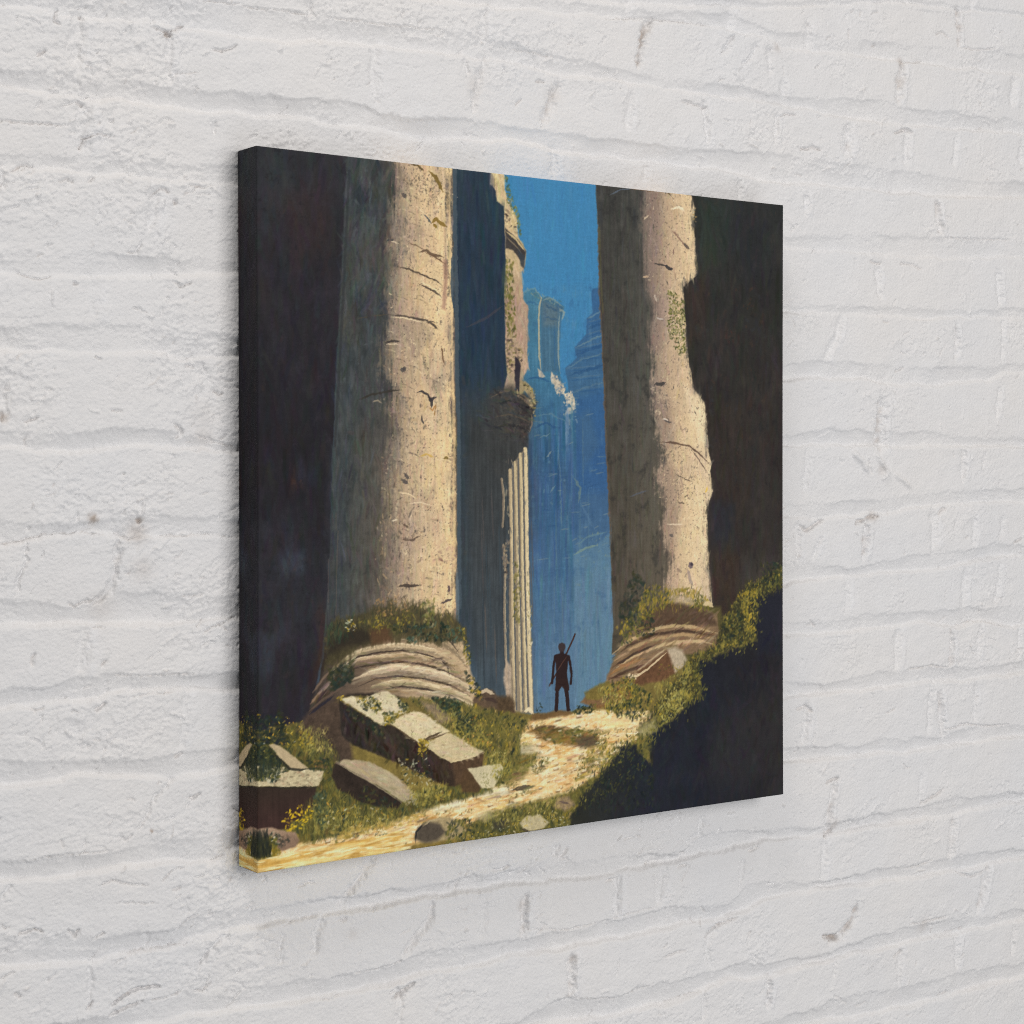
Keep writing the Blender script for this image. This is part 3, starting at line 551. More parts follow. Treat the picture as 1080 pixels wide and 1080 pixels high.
line(S("522,205.2 520.1,237.5 520.1,278.3 523.7,298.7"), (150, 160, 150), 3.5, 0.75)
line(S("503.7,223.6 503.6,296.3"), (88, 128, 150), 3, 0.5)
line(S("512.8,220.3 512.7,293.2"), (50, 96, 140), 3, 0.5)
fill(S("480,291.2 487.2,295.3 494.5,303.9 483.6,307"), (200, 182, 156), 2, 1.2, .9)
fill(S("505.4,296.3 516.4,301.8 534.7,323.3 527.4,329.3 516.3,329.5 509,313.7"), (196, 180, 156), 3, 1.4, .95, var=.15, tex=FINE, ta=.25, dry=5)
fill(S("529.2,327.8 544,326 553.3,337.6 553.3,352.3 540.2,359.8 531,361.4 544,348 534.7,342.3"), (205, 190, 165), 3, 1.3, .95, var=.15, tex=FINE, ta=.25, dry=5)
fill(S("532.8,362.9 540.2,365.7 545.8,380.3 538.4,377.5"), (150, 160, 160), 2, 2, .6)
specks(S("503.6,296.3 521.9,301.7 551.4,327.3 555.1,356.7 532.8,365.8 521.8,333.8"), 70, [(90, 120, 146), (214, 200, 176), (150, 150, 146), (66, 100, 136)], (2, 4), .7)
specks(S("514.5,366.1 557,343.4 556.9,397.9 540.2,395.1"), 60, [(150, 165, 170), (110, 140, 165), (40, 84, 130)], (2, 4), .6)
specks(S("460.4,170.7 525.7,187.5 525.7,196.3 460.4,179.3"), 40, [(120, 140, 120), (70, 110, 120), (150, 160, 140)], (2, 4), .6)
strokes(S("460.1,381.2 551.4,365.6 551,748.1 466.8,800.3"), 500, 50, 4, math.pi / 2, 0.06, 7, 5, 0.4)
specks(S("467.3,381.1 551.4,365.6 551.2,542.1 467.1,540.1"), 50, [(92, 130, 152), (110, 142, 150), (36, 76, 130)], (2, 5), .5, math.pi / 2)
for k in range(16):
    x = prng.uniform(500, 590)
    y = prng.uniform(360, 640)
    line(np.array([[x, y], [x + 1, y + prng.uniform(60, 160)]]), [(88, 124, 140), (40, 84, 136), (104, 128, 130)][k % 3], 2.4, .35)
# broken ledges of the far cliffs
for q, c, w in [(S("451.4,182.7 460.4,173.5 474.7,169.9 487.3,182.2"), (104, 142, 152), 3), (S("487.3,186.6 503.7,182.8 520.1,190.7 531.2,196"), (124, 146, 146), 3), (S("520.1,196.6 531.2,204.8 525.6,216.8"), (150, 158, 146), 3.5), (S("455,194 467.5,190.5 481.9,195.5"), (52, 98, 134), 3),
                (S("494.6,194.9 518.3,202.5"), (52, 84, 112), 4), (S("492.8,212.4 522,216.9"), (56, 88, 116), 3), (S("575.8,213.1 600.4,200.1 615.6,194.9"), (100, 130, 146), 3), (S("553.3,258.2 585.2,243.7 615.6,233.6"), (104, 132, 144), 3), (S("534.8,291.1 562.7,277 615.6,263.4"), (92, 124, 142), 3),
                (S("577.7,226.3 615.6,215.7"), (40, 80, 122), 5), (S("555.2,268.4 615.6,248.5"), (40, 78, 120), 5), (S("540.3,301.2 615.5,281.3"), (40, 78, 118), 5), (S("544,329 577.6,317.9 615.5,308.1"), (84, 114, 134), 3),
                (S("460.2,309.1 478.2,305.7 503.6,310.9"), (40, 84, 126), 4), (S("467.3,366.7 503.5,360.4 540.2,374.5"), (90, 124, 142), 3), (S("470.9,384 494.4,375 521.8,383.5"), (38, 76, 118), 4), (S("481.7,398.4 503.5,392.4"), (112, 138, 142), 2.5), (S("496.1,427.4 507.1,418.6"), (140, 152, 146), 3),
                (S("518.1,409.8 523.5,453.7 525.3,541.5"), (92, 122, 134), 3), (S("503.4,482.7 514.3,471.1"), (110, 136, 142), 3), (S("551.3,461.2 562.4,476 558.7,498"), (104, 126, 124), 5), (S("562.4,498.1 577.4,520.5 592.5,543"), (78, 112, 144), 5)]:
    line(q, c, w, .7, True, 1.4)
# nearer pale block on the right
fill(S("549.3,577.3 596.2,563.9 626.8,543.8 634.2,843.5 550.9,836.4"), ramp(1, [(520, (84, 120, 146)), (700, (94, 128, 152)), (860, (94, 130, 154))]), 2, 2, 0.85, tex=VERT, ta=0.06)
line(S("549.3,578.8 573.6,569.2 596.2,565.4"), (128, 150, 130), 4, .7)
line(S("558.6,562.9 577.4,551.5 615.3,545.1"), (110, 140, 140), 4, .5)
specks(S("554.9,549.5 624.9,536.3 624.8,663.3 558.5,660.1"), 60, [(120, 145, 140), (140, 150, 120), (70, 112, 150)], (2, 5), .45, math.pi / 2)
strokes(S("551.1,600.9 634.4,603.9 634.2,828.5 550.9,821.7"), 260, 46, 4, math.pi / 2, 0.06, 7, 4, 0.4)

sl, m = poly_mask(S("417.8,167.3 634.8,155.1 634.2,843.5 445.3,827.5"), 2, 4)
lay(sl, m * (.05 + .16 * sstep(330, 700, PY[sl])), (104, 126, 140))
lay(sl, m * sstep(.1, .6, MID[sl] + .6 * VERT[sl]) * .22, (102, 134, 150))
lay(sl, m * sstep(.1, .6, -MID[sl] + .6 * VERT[sl]) * .28, (44, 80, 122))
for k in range(46):
    x, y = prng.uniform(470, 640), prng.uniform(330, 600)
    line(np.array([[x, y], [x + prng.uniform(6, 22), y - prng.uniform(0, 5)]]), [(112, 134, 140), (132, 146, 142), (44, 78, 120)][k % 3], 2.2, .4)
# ---- the middle pier: dark in front, sunlit narrow flank
FLANK = S("390.1,-7.2 418,-7 418,23 426.8,45.1 440.9,62.6 442.6,92.7 458.6,113.1 456.8,134.8 451.5,145.2 453.2,185.4 462.1,198 462.1,245.6 460.3,267.3 462,288.8 453.1,304.9 445.9,321 414.1,327.4 410.8,167.7 386.6,27.2")
fill(FLANK, ramp(1, [(0, (205, 184, 142)), (130, (196, 172, 134)), (200, (170, 142, 122)), (330, (186, 162, 132)), (400, (150, 132, 112))]), 3, 1.3, tex=FINE, ta=.13, var=.12)
strokes(FLANK, 300, 16, 3, 1.45, .3, 14, 5, .5)
fill(S("419.7,81.4 442.6,97 458.6,114.6 455.1,127.8 447.9,129.6 433.7,114.8 419.6,112.9"), (66, 62, 60), 2, 1.2, tex=FINE, ta=.2)
line(S("419.7,85.7 439.1,97.2 456.9,114.7"), (196, 176, 132), 3.5, .95)
line(S("419.7,94.3 437.3,105.9 453.3,122.1"), (126, 112, 92), 2.5, .9)
fill(S("442.6,111.3 456.8,121.9 455,140.7 447.9,136.8"), (58, 64, 70), 2, 1.5, .9)
specks(S("417.9,127.3 433.7,132 437.1,237.9 424.7,249.9 417.8,210.1"), 220, [(96, 96, 44), (118, 112, 54), (70, 76, 44), (150, 140, 80)], (2, 5), .75, 1.5, .5)
specks(S("419.8,-4.3 432.1,30.4 446.2,57.9 448,93.7 440.9,72.7 425,46.7"), 70, [(96, 104, 60), (130, 130, 70), (76, 90, 60)], (2, 5), .75)
specks(S("417.7,253 440.7,240.7 453.1,268.9 445.9,297.9 421.2,304.4"), 130, [(96, 84, 76), (190, 168, 130), (120, 112, 66), (64, 54, 52)], (2, 5), .7)
fill(S("437.1,275.2 444.2,277.9 447.7,289.3 445.9,312.3 447.7,332.4 440.6,332.6 437,309.7"), (44, 40, 50), 2, 1.2, .95)
specks(S("419.7,52.9 440.9,68.4 440.9,91.3 421.4,75.6"), 30, [(70, 60, 56), (220, 200, 150)], (2, 5), .7)
PIER = S("326.7,-4 392.9,-4.6 391.8,16.8 402.2,27.2 403.9,42.7 417.1,48.8 419.6,125.7 417.8,167.3 418.6,253 422.9,302.9 410.6,338.9 396.5,424.6 417.5,453.1 420.5,825.4 323.9,817.2")
fill(PIER, ramp(1, [(0, (44, 58, 70)), (120, (40, 54, 68)), (260, (38, 54, 70)), (420, (46, 60, 70)), (560, (56, 66, 74)), (720, (56, 72, 86)), (880, (64, 88, 106))]), 2, 1.2, tex=VERT, ta=.10, var=.08)
strokes(PIER, 1100, 34, 5, math.pi / 2, .12, 5, 4, .35)
specks(S("334.8,312.3 414.1,310.3 413.8,596 334.4,593.2"), 120, [(44, 62, 56), (60, 66, 60), (36, 48, 54), (74, 68, 62)], (3, 8), .4, 1.5)
line(S("348.5,234.5 382.9,220.3 416,198.8"), (92, 76, 74), 5, .35)
fill(S("337.6,733.9 424.2,725.3 424.1,808.5 361.4,803.4 340.9,783.4"), (70, 96, 114), 8, 10, .45, tex=VERT, ta=.15)
# its ruined capital
CAP = S("362,363.8 372.3,346.7 386.2,335.1 398.4,326.3 417.6,323 431.7,318.4 447.7,328.1 467.3,334.9 478.1,344.8 472.7,356.5 469.1,376.8 461.9,389.8 460.1,411.5 445.8,427.4 424.5,450.3 410.4,464.5 389.5,441.6 382.6,411.8 368.8,389.2")
fill(S("334.7,340.4 396.6,327.8 440.6,323.9 463.7,345.1 461.9,410 459.9,539.9 424.3,596.4 420.6,725.1 347.8,720.5 341.3,537.1"), (57, 62, 64), 10, 30, .8, tex=VERT, ta=.22, var=.1)
sl, m = poly_mask(CAP, 4, 5)
lay(sl, m * sstep(360, 420, PX[sl]) * .85, (66, 62, 58))
fill(S("431.7,327 453,332.3 476.3,346.3 472.7,357.9 463.7,388.4 460.1,410.1 445.8,410.1 442.3,367"), (58, 54, 52), 3, 3, .7, tex=FINE, ta=.3)
for q, c, w in [(S("393.1,337.8 414.1,328.8 433.5,325.5 453,333.8 474.5,349.2"), (104, 92, 76), 4), (S("403.6,347.6 431.7,342.8 453,349.6 470.9,358"), (46, 46, 48), 4), (S("400.1,367.6 424.6,363 445.9,367 467.3,375.4"), (90, 80, 68), 3),
                (S("396.5,384.7 421.1,378.7 445.8,381.4 461.9,388.4"), (44, 44, 46), 4), (S("433.5,331.3 453,339.5 470.9,352.2"), (120, 104, 84), 4), (S("431.7,341.4 449.4,352.5 467.3,366.7"), (44, 42, 44), 3.5), (S("440.6,323.9 444.1,338.2"), (176, 152, 122), 3)]:
    line(q, c, w, .8)
fill(S("445.9,310.9 458.4,312 467.4,320.5 472.7,329 474.5,343.4 467.3,337.8 454.8,326.5 445.9,333.9"), (158, 140, 104), 2, 1.2, .95, tex=FINE, ta=.2)
sl, m = poly_mask(CAP, 3, 3)
m = m * sstep(365, 430, PX[sl])
lay(sl, m * sstep(.1, .5, FINE[sl] + .6 * HORZ[sl]) * .5, (92, 82, 70))
lay(sl, m * sstep(.1, .5, -FINE[sl] + .5 * MID[sl]) * .6, (42, 42, 44))
specks(S("453.1,312.1 474.5,326.1 476.3,366.6 467.3,360.9 460.2,330.7"), 60, [(150, 136, 80), (120, 112, 70), (70, 66, 54), (190, 170, 130)], (2, 4), .8)
line(S("469.1,360.9 469.1,378.2 463.7,389.8"), (140, 120, 100), 3, .7)
strokes(CAP, 200, 14, 3, .4, .5, 10, 5, .5)
# fluted shaft: dark flutes and sunlit fillets
SHAFT = S("351.7,368.2 382.7,382 414,396 438.7,398.7 460.1,404.3 461.7,540 465.2,647 468.7,728.1 472.2,818.1 424.1,814.2 361.4,809")
fill(SHAFT, ramp(1, [(400, (58, 60, 60)), (560, (62, 66, 68)), (800, (70, 80, 86))]), 3, 9, .8, tex=VERT, ta=.25, var=.12)
for k in range(26):
    x = prng.uniform(372, 470)
    y = prng.uniform(470, 700)
    line(np.array([[x, y], [x + 4, y + prng.uniform(60, 170)]]), [(86, 80, 78), (46, 52, 58), (100, 88, 80), (58, 72, 80)][k % 4], 3, .5)
FIL = [(S("412.2,460.2 415.7,481.7 415.6,517.4 413.8,533.1"), 4, .9), (S("415.6,560.3 419,596.2 417.2,653.3 418.9,710.7 424.1,799.9"), 4.5, .8), (S("428,447.4 429.7,496.2 431.4,596.6 433,711.5 436.5,809.5"), 6.5, 1),
       (S("436.9,436 439.5,496.3 442,597 445.4,726.7 448.9,811.9"), 6, 1), (S("446.7,423.1 449.3,482.1 450.9,597.3 455.2,727.3 457.8,814.1"), 6, 1), (S("456.5,415.8 458.2,482.2 459.9,597.6 463.3,727.8 467.7,814.9"), 8, 1)]
fill(S("424.5,453.2 431.6,441.7 440.5,430.3 449.4,420.2 458.3,412.9 461.9,424.5 461.7,540 465.2,647 468.7,728.1 472.2,818.1 427.6,814.5 426,668.1 427.9,539.2"), (150, 134, 108), 1, 1.5, .9, tex=VERT, ta=.15)
for (q, w, a), fc in zip(FIL, [(140, 124, 104), (160, 142, 116), (188, 168, 132), (192, 174, 136), (200, 182, 142), (212, 194, 154)]):
    line(q, fc, w, a, False, .5, 1.2)
    line(q + [1.5, 0], (226, 208, 166), w * .3, a * .6, True, .8)
    line(q - [w * .45, 0], (126, 112, 96), w * .3, a * .6, False, .4)
for q in (S("433.4,438.9 434.9,596.8 439.3,809.7"), S("443.1,430.3 445.6,597.1 451.6,810.7"), S("452.9,421.6 455,597.5 461.4,811.5")):
    line(q, (84, 88, 92), 3.0, .85, False, .4)
specks(S("436.7,585.3 447.4,594.3 445.5,683.5 433.1,668.5"), 90, [(110, 104, 54), (140, 128, 70), (80, 80, 50)], (2, 5), .75, 1.5)
specks(S("413.8,560.3 424.4,553.4 426.1,625.1 415.5,624.7"), 60, [(170, 150, 120), (58, 60, 64), (120, 104, 90)], (2, 5), .7, 1.5)
specks(S("458.1,583.2 467,655.7 468.7,742.6 459.7,727.6"), 40, [(120, 114, 70), (240, 224, 180)], (2, 4), .7, 1.5)
specks(S("412.2,424.5 460.1,417.3 470.4,812.2 417,807.9"), 160, [(120, 106, 92), (80, 84, 90), (214, 196, 156)], (1.5, 4), .5, 1.5, .2, 4)
fill(S("418.9,732.2 429.4,747.2 429.4,797.4 420.6,789.5 415.3,760.5"), (196, 172, 146), 3, 2, .8, tex=FINE, ta=.25)

# ---- the dark walls left and right
LEFTW = S("-12.6,-9.5 152.9,-13.2 143.4,48.3 137,169.6 130.7,237 122.8,376.6 119.6,435.5 116.3,531.9 113.1,612 105.4,678.4 90,764.1 86.8,823.7 -14.1,840.5")
fill(LEFTW, ramp(1, [(-10, (46, 46, 50)), (200, (42, 40, 45)), (450, (37, 35, 40)), (620, (44, 44, 49)), (800, (40, 37, 42))]), 2, 1.5, tex=BLOT, ta=.16, var=.08)
fill(S("1.9,2 58.1,0.3 50.5,76.1 4.6,125.4"), (50, 55, 58), 10, 14, .6, var=.1)
fill(S("43,57 111,44.4 118.5,130.6 57.8,161.1"), (56, 44, 42), 12, 16, .5, tex=FINE, ta=.15)
fill(S("33.3,553.5 75.1,560.1 75.1,589.2 36.2,590.4"), (60, 68, 80), 6, 5, .75, tex=FINE, ta=.1)
fill(S("0.7,669.9 30.1,676.8 21.2,720.8 3.6,724.8"), (54, 62, 70), 8, 6, .7)
fill(S("27.2,663.5 56.9,657.2 42,682.7 24.2,689.5"), (56, 58, 68), 6, 5, .6)
fill(S("69.3,435.5 93.5,443.5 90.5,464.8 60.3,459.2"), (46, 50, 62), 6, 6, .6)
fill(S("99.3,638.1 111.6,638.7 102.2,718.3 87,743.9"), (72, 48, 40), 6, 6, .6)
specks(S("48.3,457.8 66.3,458 75.3,472.6 54.3,475"), 26, [(92, 62, 50), (74, 54, 48)], (2, 6), .5)
specks(S("3.9,529.2 110.2,531.7 94.5,771.1 3.5,763.9"), 200, [(58, 62, 74), (50, 48, 58), (34, 32, 38), (66, 50, 46)], (3, 9), .35, 1.5)
specks(S("6.3,34.1 118.7,23.7 110.5,344.7 5.7,346.8"), 120, [(62, 46, 42), (50, 50, 56), (36, 34, 40), (74, 50, 42)], (2, 7), .35, 1.5)
strokes(LEFTW, 1500, 30, 6, math.pi / 2, .25, 3, 3, .35)
RIGHTW = S("733.1,-18.1 1030.2,-19 1029.8,812.2 824.4,797.3 814.2,455.1 763.2,147.9")
fill(RIGHTW, ramp(1, [(-20, (44, 46, 46)), (160, (46, 46, 44)), (380, (48, 44, 42)), (560, (50, 46, 44)), (760, (54, 48, 42))]), 2, 1.5, tex=BLOT, ta=.16, var=.08)
fill(S("798,6.9 881.6,7.8 873,94.7 814.4,121.8"), (44, 54, 48), 12, 14, .7)
fill(S("887.9,23 963.5,32.9 952.6,137.3 894.3,124.8"), (38, 40, 44), 12, 14, .6)
fill(S("777.4,153.2 814.4,129.5 831,159.6 814.4,238 785.6,239.1"), (58, 47, 41), 6, 8, .6, tex=FINE, ta=.25)
fill(S("814.3,346.6 919.9,329 909,550.5 839.1,564.4"), (56, 48, 43), 14, 18, .5, tex=FINE, ta=.25)
fill(S("835,502 887.7,502.7 881.2,565.5 839.1,572.2"), (40, 44, 54), 8, 8, .6)
fill(S("830.7,587.5 902.6,581.9 889.7,676 847.4,705.2"), (60, 48, 40), 6, 8, .7, tex=FINE, ta=.25)
fill(S("902.6,589.8 998.6,600.8 998.6,681.2 911.1,653.3"), (70, 66, 60), 6, 10, .5)
specks(S("793.8,146.2 963.5,136.6 963.4,424 824.6,424.1"), 200, [(72, 48, 38), (56, 50, 48), (40, 38, 40), (92, 58, 42), (48, 54, 62)], (3, 8), .35, 1.5)
specks(S("887.9,169.2 930.8,170.2 926.5,179.9 890,180.1"), 8, [(110, 66, 42)], (2, 5), .6, 0)
specks(S("866.6,220.4 898.5,215.9 894.2,241.3 868.7,239.1"), 12, [(84, 46, 40)], (3, 8), .5)
for W_ in (LEFTW, RIGHTW):                                  # rough rock in the gloom
    sl, m = poly_mask(W_, 2, 2)
    lay(sl, m * sstep(.1, .5, MID[sl] + .5 * BLOT[sl]) * .35, (52, 48, 55) if W_ is LEFTW else (60, 54, 49))
    lay(sl, m * sstep(.15, .5, FINE[sl] * .7 - MID[sl] * .7) * .5, (33, 32, 35))
    lay(sl, m * sstep(.3, .5, FINE[sl] * .8 + .4 * MID[sl]) * .25, (60, 54, 60) if W_ is LEFTW else (76, 60, 48))
strokes(RIGHTW, 1500, 30, 6, math.pi / 2, .25, 4, 3, .35)

# ---- the great column on the left
fill(S("110,658.7 327.5,649 337.6,705.8 368.3,818.1 80.8,796.6 96.1,737.9"), (52, 44, 38), 3, 3)
COL = S("145.1,-5.7 325,-5.3 324.9,102.5 328.2,131.7 329.7,312.4 333,385.3 332.8,515.9 334.4,614.2 329.2,680 310.6,718.1 164.3,708.9 108.4,705.3 106.9,658.5 113.2,604 116.4,505.1 119.1,435.5 122.1,376.6 129.2,237.1 133.9,167.1 139.8,67.4")
def shade_left(x, y):
    a = ramp(0, [(105, (64, 68, 69)), (150, (60, 66, 68)), (200, (64, 67, 67)), (240, (70, 69, 66))])(x, y)
    b = ramp(0, [(105, (62, 64, 66)), (140, (70, 72, 70)), (180, (84, 80, 73)), (215, (98, 90, 79)), (250, (104, 94, 82))])(x, y)
    k = sstep(250, 560, y)[..., None]
    return a * (1 - k) + b * k
fill(COL, shade_left, 1.5, 1.2, tex=VERT, ta=.16, var=.14)
fill(S("118.1,411.5 146,411.3 139.4,640 111.6,638.7"), (58, 66, 70), 6, 12, .5, tex=VERT, ta=.15)
fill(S("152.7,94.6 190.6,84.9 184.1,180.4 149.5,177"), (74, 84, 86), 8, 10, .5, tex=VERT, ta=.1)
fill(S("155.9,40.4 184.3,44.7 177.9,65.6 152.8,60.9"), (42, 48, 50), 6, 6, .6)
COL_LIT = S("134.2,-18 323.3,-6.5 323.2,102.6 326.5,131.8 326.3,312.5 329.6,385.3 329.4,515.8 331,614.1 327.5,705.2 102.3,705")
LIT = S("221.1,-13.2 323.3,-5.1 323.2,102.6 326.5,131.8 326.3,312.5 329.6,385.3 329.4,515.8 331,614.1 327.5,688.3 196.1,670 177.1,628.3 202.5,607.6 193,582.7 199.4,557 189.9,530.9 204.3,506.6 198,473.8 198,435.7 207.6,411.1 220.5,386.4 209.3,356.5 227.1,328.7 209.4,316.9 203,296.6 206.3,266.5 215.9,233.3 211.2,213 214.4,162.3 224.1,149.4 209.7,127.1 209.7,102.5 219.4,75.9 224.3,42.6")
fill(LIT, ramp(0, [(190, (90, 84, 76)), (206, (126, 113, 98)), (224, (164, 144, 121)), (246, (190, 166, 135)), (270, (212, 185, 145)), (298, (226, 198, 153)), (320, (236, 206, 157)), (327, (216, 182, 134))]), 6, 7, 1, 3, tex=FINE, ta=.07, var=.10, dry=24, clip=COL_LIT)
sl, m = poly_mask(LIT, 4, 6)
lay(sl, m * np.clip(BLOT[sl] * 1.6 + .1, 0, 1) * .6, (160, 140, 128))
lay(sl, m * np.clip(-MID[sl] * 1.5 - .25, 0, 1) * .5, (240, 212, 164))
# half-tones where the light turns off the shaft
HALF_T = S("216.3,3.7 235.7,1.8 238.8,81.2 229,125.8 235.4,163.8 222.4,219.3 228.8,260.1 222.3,315.2 244.9,355.9 241.6,411 225.3,479.6 228.4,534.5 221.9,589.2 212.1,643.5 183.4,642.1 193,588.1 189.9,533.6 193.2,479.2 186.9,424.8 202.9,390.7 196.6,343.1 193.5,275.1 203.1,220.2 200,165.9 196.9,111.6 209.8,63")
sl, m = poly_mask(HALF_T, 8, 7)
lay(sl, m * np.clip(.1 + VERT[sl] * 1.0 + FINE[sl] * 1.1 + MID[sl] * 1.2, 0, 1) * .8, (96, 90, 82))
sl, m = poly_mask(S("183.8,356.9 225.4,369.9 238.3,411 225.3,459 202.8,452 190.1,411.2"), 8, 8)
lay(sl, m * np.clip(.45 + FINE[sl] * 1.2, 0, 1) * .8, (82, 78, 74))
sl, m = poly_mask(S("209.7,83.4 242.1,75.4 248.5,135.5 225.7,156.2 206.5,135.5"), 8, 6)
lay(sl, m * np.clip(.3 + FINE[sl] * 1.4, 0, 1) * .75, (92, 90, 86))
for thr, c, a in ((.28, (96, 86, 78), .55), (.42, (70, 64, 60), .6)):          # pits and stains of weathered stone
    sl, m = poly_mask(LIT, 2, 2)
    lay(sl, m * sstep(thr, thr + .12, FINE[sl] * .8 + MID[sl] * .55) * a, c)
sl, m = poly_mask(LIT, 2, 2)
lay(sl, m * sstep(.25, .45, -FINE[sl] * .8 - MID[sl] * .4) * .45, (238, 216, 174))
lay(sl, m * sstep(.15, .5, lattice_noise(PX[sl] / 40, PY[sl] / 55, 931) + .3 * FINE[sl]) * .38, (128, 114, 104))
sl, m = poly_mask(COL, 1, 2)
shade = m * sstep(130, 60, img[sl].mean(-1))
lay(sl, shade * sstep(.1, .5, MID[sl] + .5 * VERT[sl]) * .45, (86, 90, 88))
lay(sl, shade * sstep(.1, .5, -MID[sl] + .4 * FINE[sl]) * .45, (46, 49, 50))
lay(sl, shade * sstep(.2, .5, lattice_noise(PX[sl] / 60, PY[sl] / 90, 933)) * .3, (78, 72, 62))
for k in range(70):                                                               # fine cracks that follow the round of the shaft
    x, y = prng.uniform(205, 310), prng.uniform(20, 640)
    w = prng.uniform(6, 34)
    line(np.array([[x, y], [x + w * .5, y + w * .05], [x + w, y + w * .28]]), [(84, 74, 66), (110, 96, 84), (236, 216, 178)][k % 3], prng.uniform(1.2, 2.4), .6)
strokes(COL, 2600, 22, 3.2, math.pi / 2, .22, 7, 4, .42, rough=1)
strokes(LIT, 700, 9, 3, .2, .8, 10, 4, .45)
strokes(LIT, 500, 30, 2.6, math.pi / 2, .1, 12, 4, .35)
specks(LIT, 650, [(150, 128, 108), (120, 104, 92), (240, 216, 172), (188, 160, 128), (90, 82, 76), (200, 160, 120)], (1.2, 3), .55, 0, 1, 2)
specks(S("235.7,12.8 303.2,12.1 298.1,55.7 242.1,56.2"), 240, [(96, 84, 70), (130, 112, 92), (74, 70, 66)], (1.2, 3), .6, 0, 1.2)
specks(S("204.5,342.9 261.3,341.8 261.1,507.6 196.3,506.5"), 160, [(84, 78, 72), (110, 98, 88), (200, 176, 140)], (1.5, 4), .5, 0, 1.2)
specks(S("196.3,499.7 261.1,500.7 244.5,645.1 183.4,628.5"), 200, [(96, 86, 76), (130, 112, 92), (200, 170, 130), (70, 66, 62)], (1.5, 4), .5, 1.4, .4, 3)
specks(LIT, 1500, [(104, 92, 82), (84, 76, 70), (128, 112, 96), (66, 60, 58)], (1.0, 2.6), .7, 0, 1.2, 1.2)
specks(S("242.2,-8.4 314.9,-5.7 317.9,312.7 324.2,648.9 236.4,644.7 244.8,424.7 235.2,342.3"), 600, [(240, 218, 174), (228, 204, 160), (206, 182, 146)], (1.2, 3.5), .55, 1.3, .6, 2)
